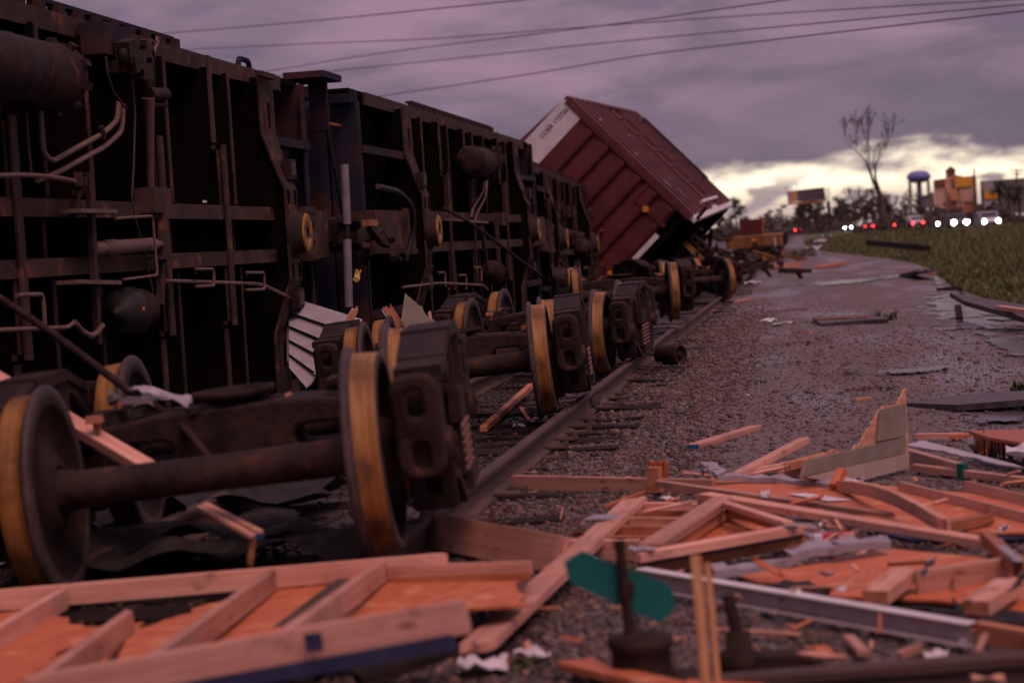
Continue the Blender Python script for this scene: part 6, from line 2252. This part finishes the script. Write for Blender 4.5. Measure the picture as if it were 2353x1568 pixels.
# ------------------------------------------------------------------ bare tree
def branchy(seed, base, height, r0, lean, mat_='bark', depth=5, spread=0.55):
    rnd = random.Random(seed)
    mb_t, mb_b = MB(), MB()

    def grow(p, d, L, r, lv, mb):
        n = 4
        pts, rs = [p], [r]
        for k in range(n):
            d = (d + Vector((rnd.uniform(-.22, .22), rnd.uniform(-.22, .22), rnd.uniform(-.05, .12)))).normalized()
            p = p + d * L / n
            pts.append(p)
            rs.append(max(.035, r * (1 - .40 * (k + 1) / n)))
        mb.tube(pts, rs, mat_, 6 if lv < 2 else 4, cap=False)
        if lv >= depth:
            return
        kids = 2 if rnd.random() < .55 else 3
        for q in range(kids):
            nd = (d + Vector((rnd.uniform(-1, 1), rnd.uniform(-1, 1), rnd.uniform(-.25, .55))) * spread).normalized()
            grow(p, nd, L * rnd.uniform(.55, .82), rs[-1] * rnd.uniform(.6, .85), lv + 1, mb_b)
        if lv > 0 and rnd.random() < .8:
            q = pts[2]
            nd = (d + Vector((rnd.uniform(-1, 1), rnd.uniform(-1, 1), rnd.uniform(-.4, .4))) * .9).normalized()
            grow(q, nd, L * .55, rs[2] * .5, lv + 2, mb_b)
    grow(Vector((0, 0, 0)), Vector(lean).normalized(), height * .40, r0, 0, mb_t)
    return mb_t, mb_b


tb_ = P(2030, 515, 300)
tree = empty('bare_tree', (tb_.x, tb_.y, 0), 'tall bare storm stripped tree against the bright sky', 'tree')
a, b_ = branchy(23, None, 15.5, .62, (-.10, 0, 1), depth=6, spread=.50)
a.build('trunk', parent=tree)
b_.build('branches', parent=tree)
for k, (px, d, h, lab) in enumerate(((1960, 330, 6.5, 'low bare tree left of the tall bare tree'), (1985, 350, 5.0, 'small bare tree just left of the tall bare tree'), (2075, 340, 6.0, 'low bare tree right of the tall bare tree'))):
    p = P(px, 515, d)
    t = empty('bare_tree', (p.x, p.y, 0), lab, 'tree', 'low bare trees')
    a, b_ = branchy(30 + k, None, h, .2, (.1, 0, 1), depth=5, spread=.75)
    a.build('trunk', parent=t)
    b_.build('branches', parent=t)

# ------------------------------------------------------------------ far trees
def clump_tree(seed, h):
    rnd = random.Random(seed)
    tr = MB().tube([(0, 0, 0), (rnd.uniform(-.3, .3), 0, h * .5), (rnd.uniform(-.5, .5), 0, h)], [.22, .16, .05], 'bark', 5)
    cr = MB()
    nb = rnd.randint(5, 9)
    for q in range(nb):
        z = h * (.35 + .62 * (q / nb))
        a = rnd.uniform(0, 6.28)
        rad = h * .20 * (1.15 - q / nb) * rnd.uniform(.5, 1.3)
        c = Vector((math.cos(a) * rad, math.sin(a) * rad, z))
        tr.tube([(0, 0, z - .3), tuple(c)], [.06, .03], 'bark', 4)
        for k in range(70):
            p = c + Vector((rnd.gauss(0, 1), rnd.gauss(0, 1), rnd.gauss(0, .6))) * h * .06
            s = h * rnd.uniform(.012, .03)
            n1 = Vector((rnd.uniform(-1, 1), rnd.uniform(-1, 1), rnd.uniform(-1, 1))).normalized()
            n2 = n1.cross(Vector((rnd.uniform(-1, 1), rnd.uniform(-1, 1), rnd.uniform(-1, 1)))).normalized()
            cr.add([p - n1 * s, p + n2 * s, p + n1 * s, p - n2 * s], [(0, 1, 2, 3)])
    return tr.mesh('trunk', 'bark'), cr.mesh('crown', 'far_leaf')


variants = [clump_tree(200 + k, 10) for k in range(7)]
rnd = random.Random(77)
for k in range(74):
    px = rnd.uniform(1640, 2300)
    d = rnd.uniform(480, 800)
    p = P(px, 520, d)
    tm, cm = rnd.choice(variants)
    t = empty('far_tree', (p.x, p.y, 0), 'dark storm thinned tree in the far treeline on the horizon', 'tree', 'far treeline on the horizon')
    hh = rnd.uniform(.45, 1.0) * (1.35 if rnd.random() < .12 else 1) * (d / 560)
    t.scale = (hh * rnd.uniform(.8, 1.3), hh, hh)
    t.rotation_euler = (rnd.uniform(-.05, .05), rnd.uniform(-.06, .06), rnd.uniform(0, 6))
    for nm, me in (('trunk', tm), ('crown', cm)):
        o = bpy.data.objects.new(nm, me)
        o.data = me
        if not me.materials:
            me.materials.append(MATS['bark' if nm == 'trunk' else 'far_leaf'])
        col.objects.link(o)
        o.parent = t


# low scrub along the horizon
def scrub():
    rng = np.random.default_rng(3)
    n = 40000
    px = rng.uniform(1500, 2420, n)
    d = rng.uniform(330, 760, n)
    near = rng.random(n) < .35
    d[near] = rng.uniform(200, 420, near.sum())
    d[(px < 1960) & (d < 430)] += 230
    X = np.array([P(float(a), 520, float(b))[:] for a, b in zip(px, d)])
    hmax = 3.6 + 1.6 * np.sin(px * .05) + 1.4 * np.sin(px * .017 + 2)
    z = rng.random(n) ** 1.4 * np.clip(hmax, 1.0, 5) * np.where(d < 430, .6, 1.0)
    s = rng.uniform(.15, .5, n)
    a = rng.random((n, 3)) * 2 - 1
    b2 = rng.random((n, 3)) * 2 - 1
    c = np.stack([X[:, 0], X[:, 1], z], -1)
    v = np.stack([c - a * s[:, None], c + b2 * s[:, None], c + a * s[:, None]], 1).reshape(-1, 3)
    f = np.arange(n * 3).reshape(-1, 3)
    me = bpy.data.meshes.new('scrub')
    me.from_pydata(v.tolist(), [], f.tolist())
    me.materials.append(MATS['far_scrub'])
    o = bpy.data.objects.new('scrub', me)
    col.objects.link(o)
    tag(o, 'brown tangled scrub along the horizon', 'scrub', kind='stuff')


scrub()

# ------------------------------------------------------------------ billboard
D = 480
bb = empty('billboard', P(1860, 515, D), 'tilted dark billboard with an orange left panel on two posts', 'billboard')
bpy.context.view_layer.update()
iw = bb.matrix_world.inverted()


def flat_quad(pix, d, t, m, name, parent, back=0.0):
    iwp = parent.matrix_world.inverted()
    f = [iwp @ P(x, y, d + back) for x, y in pix]
    g = [iwp @ P(x, y, d + back + t) for x, y in pix]
    n = len(pix)
    fs = [tuple(range(n)), tuple(range(2 * n - 1, n - 1, -1))] + [(i, (i + 1) % n, n + (i + 1) % n, n + i) for i in range(n)]
    return MB().add(f + g, fs, m).build(name, parent=parent)


flat_quad([(1807, 440), (1830, 437), (1833, 463), (1810, 467)], D, .4, 'bb_yellow', 'poster_panel', bb)
flat_quad([(1830, 437), (1893, 430), (1897, 459), (1833, 463)], D, .4, 'bb_grey', 'poster_panel', bb)
flat_quad([(1810, 467), (1897, 459), (1897, 463), (1810, 471)], D - .4, .8, 'bb_trim', 'catwalk', bb)
k = MB()
for x in (1899, 1904):
    k.tube([iw @ P(x, 431, D + .5), iw @ P(x, 462, D + .5)], .06, 'dark_iron', 4)
for y in (434, 441, 448, 455):
    k.tube([iw @ P(1893, y, D + .5), iw @ P(1906, y, D + .5)], .06, 'dark_iron', 4)
k.tube([iw @ P(1806, 436, D), iw @ P(1804, 428, D)], .06, 'dark_iron', 4)
k.tube([iw @ P(1829, 436, D), iw @ P(1832, 424, D)], .06, 'dark_iron', 4)
k.build('back_frame', parent=bb)
for x, x2, r in ((1857, 1861, .18), (1902, 1908, .42)):
    MB().tube([iw @ P(x, 462, D + .6), iw @ P(x2, 522, D + .6)], r, 'dark_iron', 8).build('post', parent=bb)

# ------------------------------------------------------------------ water tower
D = 900
c0, c1 = P(2110, 406, D), P(2110, 492, D)
wt = empty('water_tower', (c0.x, c0.y, 0), 'blue spheroid water tower on tall legs in the distance', 'water tower')
zc = c0.z
sc_ = D / FPX
rw = 26.5 * sc_
hh = 14.0 * sc_
Mz = Matrix.Translation((0, 0, zc)) @ Matrix.Rotation(R(-90), 4, 'Y')
prof = [(hh * math.sin(t) * (1.0 if t > 0 else 1.05), rw * max(0.001, math.cos(t)) ** .8) for t in [math.pi * (k / 24 - .5) for k in range(25)]]
MB().lathe(prof, Mz, 32, 'tower_blue').build('tank', parent=wt)
MB().tube([(0, 0, 0), (0, 0, zc - hh * .8)], .9, 'tower_leg', 10).build('riser', parent=wt)
for k in range(6):
    a = k * math.pi / 3 + .3
    MB().tube([(math.cos(a) * rw * .98, math.sin(a) * rw * .98, 0), (math.cos(a) * rw * .90, math.sin(a) * rw * .90, zc - hh * .2)], .36, 'tower_leg', 6).build('leg', parent=wt)
MB().lathe([(-.3, rw * 1.0), (-.3, rw * 1.05), (.3, rw * 1.05), (.3, rw * 1.0)], Matrix.Translation((0, 0, zc - hh * .1)) @ Matrix.Rotation(R(-90), 4, 'Y'), 32, 'tower_blue').build('walkway', parent=wt)

# ------------------------------------------------------------------ buildings at right
D = 430
ob = empty('stucco_building', P(2210, 520, D), 'orange stucco building with a corner tower and a yellow banner', 'building')
bpy.context.view_layer.update()


def q8(x, y):                      # from the enlarged crop of the photo
    return ((2160 + x / 7.353) / 1.0544, (380 + y / 7.353) / 1.0544)


def quad8(pts, m, name, par, back=0.0, t=8.0, d=430):
    return flat_quad([q8(*p) for p in pts], d, t, m, name, par, back)


quad8([(740, 420), (960, 400), (1000, 1000), (760, 1000)], 'stucco_light', 'wing', ob, .5)
quad8([(738, 415), (962, 385), (966, 500), (742, 520)], 'roof_tile', 'cornice', ob, 0, 3)
quad8([(955, 260), (1130, 245), (1180, 1000), (1000, 1000)], 'stucco', 'tower', ob, 0)
quad8([(940, 250), (1040, 165), (1145, 225), (1130, 255), (960, 270)], 'roof_tile', 'tower_roof', ob, -.4, 6)
quad8([(1010, 290), (1100, 280), (1102, 325), (1012, 335)], 'dark_wall', 'tower_window', ob, -.15, .3)
quad8([(1065, 390), (1110, 385), (1125, 560), (1078, 565)], 'dark_wall', 'tower_window', ob, -.15, .3)
quad8([(1130, 320), (1280, 350), (1500, 335), (1530, 1000), (1180, 1000)], 'stucco', 'main_wall', ob, .8)
quad8([(1200, 560), (1450, 540), (1465, 800), (1215, 800)], 'stucco_light', 'lower_wall', ob, .5, .5)
quad8([(1115, 360), (1420, 350), (1430, 520), (1125, 545)], 'banner_yellow', 'banner', ob, .2, .4)
quad8([(1040, 620), (1180, 610), (1195, 770), (1050, 775)], 'stucco', 'awning', ob, -1.2, 1.0)
for k in range(3):
    quad8([(1080 + 80 * k, 820), (1110 + 80 * k, 818), (1115 + 80 * k, 880), (1085 + 80 * k, 880)], 'white_paint', 'window', ob, .0, .4)
sh = empty('shopping_building', P(2330, 520, 420), 'dark flat roofed building with a yellow sign panel at the right edge', 'building')
bpy.context.view_layer.update()
quad8([(1570, 430), (2380, 375), (2420, 1000), (1600, 1000)], 'dark_wall', 'wall', sh, 0, 12, 420)
quad8([(1640, 620), (1880, 600), (1890, 740), (1650, 755)], 'banner_yellow', 'sign_panel', sh, -.4, .3, 420)
quad8([(1600, 450), (1810, 440), (1815, 600), (1610, 610)], 'lavender_metal', 'sign_panel', sh, -.35, .3, 420)
quad8([(1570, 330), (1960, 355), (1960, 362), (1570, 338)], 'dark_iron', 'roof_rail', sh, 0, .3, 420)
quad8([(1570, 370), (1960, 385), (1960, 392), (1570, 378)], 'dark_iron', 'roof_rail', sh, 0, .3, 420)
for k in range(4):
    quad8([(2080 + 75 * k, 520 + 8 * k), (2110 + 75 * k, 518 + 8 * k), (2115 + 75 * k, 600), (2085 + 75 * k, 600)], 'glass_dark', 'window', sh, -.1, .3, 420)
quad8([(1640, 780), (1940, 770), (1950, 900), (1650, 905)], 'lavender_metal', 'shopfront', sh, -.3, .4, 420)
ls = empty('long_building', P(2155, 520, 520), 'low grey building between the water tower and the orange building', 'building')
bpy.context.view_layer.update()
quad8([(540, 690), (640, 680), (740, 620), (750, 900), (540, 900)], 'dark_wall', 'wall', ls, 0, 10, 520)
quad8([(535, 685), (640, 675), (745, 612), (745, 622), (640, 688), (535, 695)], 'roof_tile', 'roof_edge', ls, -.4, 10, 520)
wh = empty('white_shed', P(2080, 515, 420), 'pale low shed behind the traffic', 'shed')
bpy.context.view_layer.update()
quad8([(280, 1010), (390, 1000), (480, 1060), (480, 1130), (280, 1130)], 'white_paint', 'wall', wh, 0, 4, 420)
quad8([(275, 1012), (390, 992), (490, 1058), (480, 1064), (390, 1006), (280, 1022)], 'dark_wall', 'roof', wh, -.3, 4.4, 420)
# poles
for (x0, y0, x1, y1, d, lab, arms) in ((1460, 210, 1475, 1000, 400, 'plain wooden utility pole in front of the orange building', False), (2228, 225, 2190, 1000, 380, 'utility pole with crossarms at the right edge', True), (1605, 540, 1625, 1000, 380, 'dark sign post between the two buildings', False)):
    a, b_ = P(*q8(x0, y0), d), P(*q8(x1, y1), d)
    u_ = empty('utility_pole', (b_.x, b_.y, 0), lab, 'utility pole')
    bpy.context.view_layer.update()
    iw = u_.matrix_world.inverted()
    MB().tube([iw @ b_, iw @ a], [.22, .16], 'bark', 7).build('pole', parent=u_)
    if arms:
        for f, w in ((.02, 1.3), (.1, 1.0)):
            m_ = a.lerp(b_, f)
            MB().beam(iw @ (m_ - CR * w), iw @ (m_ + CR * w), .15, .18).build('crossarm', 'bark', u_)

# palms
for k, (x, y, d) in enumerate(((1900, 560, 330), (2060, 600, 340), (2250, 640, 320))):
    top = P(*q8(x, y), d)
    t = empty('palm_tree', (top.x, top.y, 0), ['left palm in front of the dark building', 'middle palm in front of the dark building', 'right palm at the picture edge before the dark building'][k], 'palm tree', 'palms before the dark building')
    MB().tube([(0, 0, 0), (0.1, 0, top.z * .5), (0, 0, top.z)], [.35, .28, .26], 'bark', 7).build('trunk', parent=t)
    rnd = random.Random(300 + k)
    m_ = MB()
    for q in range(46):
        a = rnd.uniform(0, 6.28)
        e = rnd.uniform(-.9, 1.1)
        L_ = rnd.uniform(1.5, 2.6)
        p0 = Vector((0, 0, top.z))
        dr = Vector((math.cos(a) * math.cos(e), math.sin(a) * math.cos(e), math.sin(e)))
        p1 = p0 + dr * L_ * .6
        p2 = p0 + dr * L_ + Vector((0, 0, -L_ * .35))
        s_ = dr.cross(Vector((0, 0, 1))).normalized() * .22
        m_.add([p0 - s_ * .3, p0 + s_ * .3, p1 + s_, p1 - s_, p2], [(0, 1, 2, 3), (3, 2, 4)])
    m_.build('crown', 'palm_leaf', t, rec=False)

# ------------------------------------------------------------------ traffic
def vehicle(loc, rz, body, label, lights='front', h=1.0, w=1.0, name='car', hr=.18):
    c = empty(name, loc, label, 'car', 'traffic on the road beyond the grass')
    prof = [(-2.3, .35), (-2.35, .75), (-2.2, .95), (-1.2, 1.05), (-.6, 1.55), (1.3, 1.58), (1.95, 1.08), (2.25, 1.0), (2.32, .6), (2.25, .35)]
    vs, fs = fill_mesh([(x, z * h) for x, z in prof], [], 1.82 * w, .12, 2)
    My = Matrix(((0, 0, 1, 0), (1, 0, 0, 0), (0, 1, 0, 0), (0, 0, 0, 1)))
    MB().add(vs, fs, body, False, My).build('body', parent=c)
    MB().box((0, -.93, 1.30 * h), (1.45 * w, .05, .42 * h), rot=Matrix.Rotation(R(-48), 3, 'X')).build('windscreen', 'glass_dark', c)
    MB().box((0, 1.68, 1.32 * h), (1.4 * w, .05, .42 * h), rot=Matrix.Rotation(R(48), 3, 'X')).build('rear_window', 'glass_dark', c)
    for s in (-1, 1):
        MB().box((s * .915 * w, .35, 1.30 * h), (.03, 1.7, .34 * h)).build('side_window', 'glass_dark', c)
        for y in (-1.4, 1.4):
            MB().lathe([(-.1, 0), (-.1, .3), (-.08, .34), (.08, .34), (.1, .3), (.1, 0)], Matrix.Translation((s * .82 * w, y, .34)), 16, 'tyre').build('wheel', parent=c)
        Mh = Matrix.Rotation(R(90), 4, 'Z')
        MB().lathe([(-.03, 0), (-.03, hr), (.02, hr * .95), (.06, 0)], Matrix.Translation((s * .66 * w, -2.38, .72 * h)) @ Matrix.Rotation(R(-90), 4, 'Z'), 12, 'headlight' if lights == 'front' else 'glass_dark').build('headlight', parent=c)
        MB().box((s * .72 * w, 2.36, .80 * h), (.30, .08, .22), ).build('taillight', 'taillight' if lights == 'rear' else 'bb_trim', c)
    MB().box((0, -2.37, .52 * h), (1.2 * w, .06, .16)).build('grille', 'glass_dark', c)
    c.rotation_euler = (0, 0, rz)
    return c


def at_road(px, py, d):
    p = P(px, py, d)
    return (p.x, p.y, max(0.3, p.z))


def face_cam(loc):
    return math.atan2(-(loc[0]), loc[1]) * 1.0


for (px, d, b_, lab, lt, h) in ((2269, 190, 'car_silver', 'silver car with headlights on at the right, nearest of the traffic', 'front', 1.1),
                                (2199, 210, 'car_dark', 'car with the brightest headlights left of the silver car', 'front', 1.15),
                                (2161, 250, 'car_dark', 'car with headlights on behind the brightest one', 'front', 1.0),
                                (1946, 430, 'car_dark', 'far car with one bright light left of the red tail lights', 'front', 1.0),
                                (2103, 265, 'car_white', 'car with red tail lights just left of the headlights', 'rear', 1.2),
                                (2040, 320, 'car_dark', 'car with a red tail light beside the bare tree', 'rear', 1.0),
                                (2012, 370, 'car_dark', 'car with red tail lights left of the bare tree', 'rear', 1.0),
                                (1992, 380, 'car_dark', 'car with red tail lights farthest left of the pair by the bare tree', 'rear', 1.0),
                                (1832, 500, 'car_dark', 'farthest car with a red light near the end of the track', 'rear', 1.0)):
    u_ = (px - 1850) * math.cos(ROLL)
    yy = 523 - (px - 1850) * math.tan(ROLL) + 1.25 / d * FPX
    loc = P(px, yy, d)
    vehicle((loc.x, loc.y, 0.31), R(4) + (math.pi if lt == 'rear' else 0), b_, lab, lt, h, hr=.24 if 'brightest head' in lab else .17 if px > 2150 else .13)
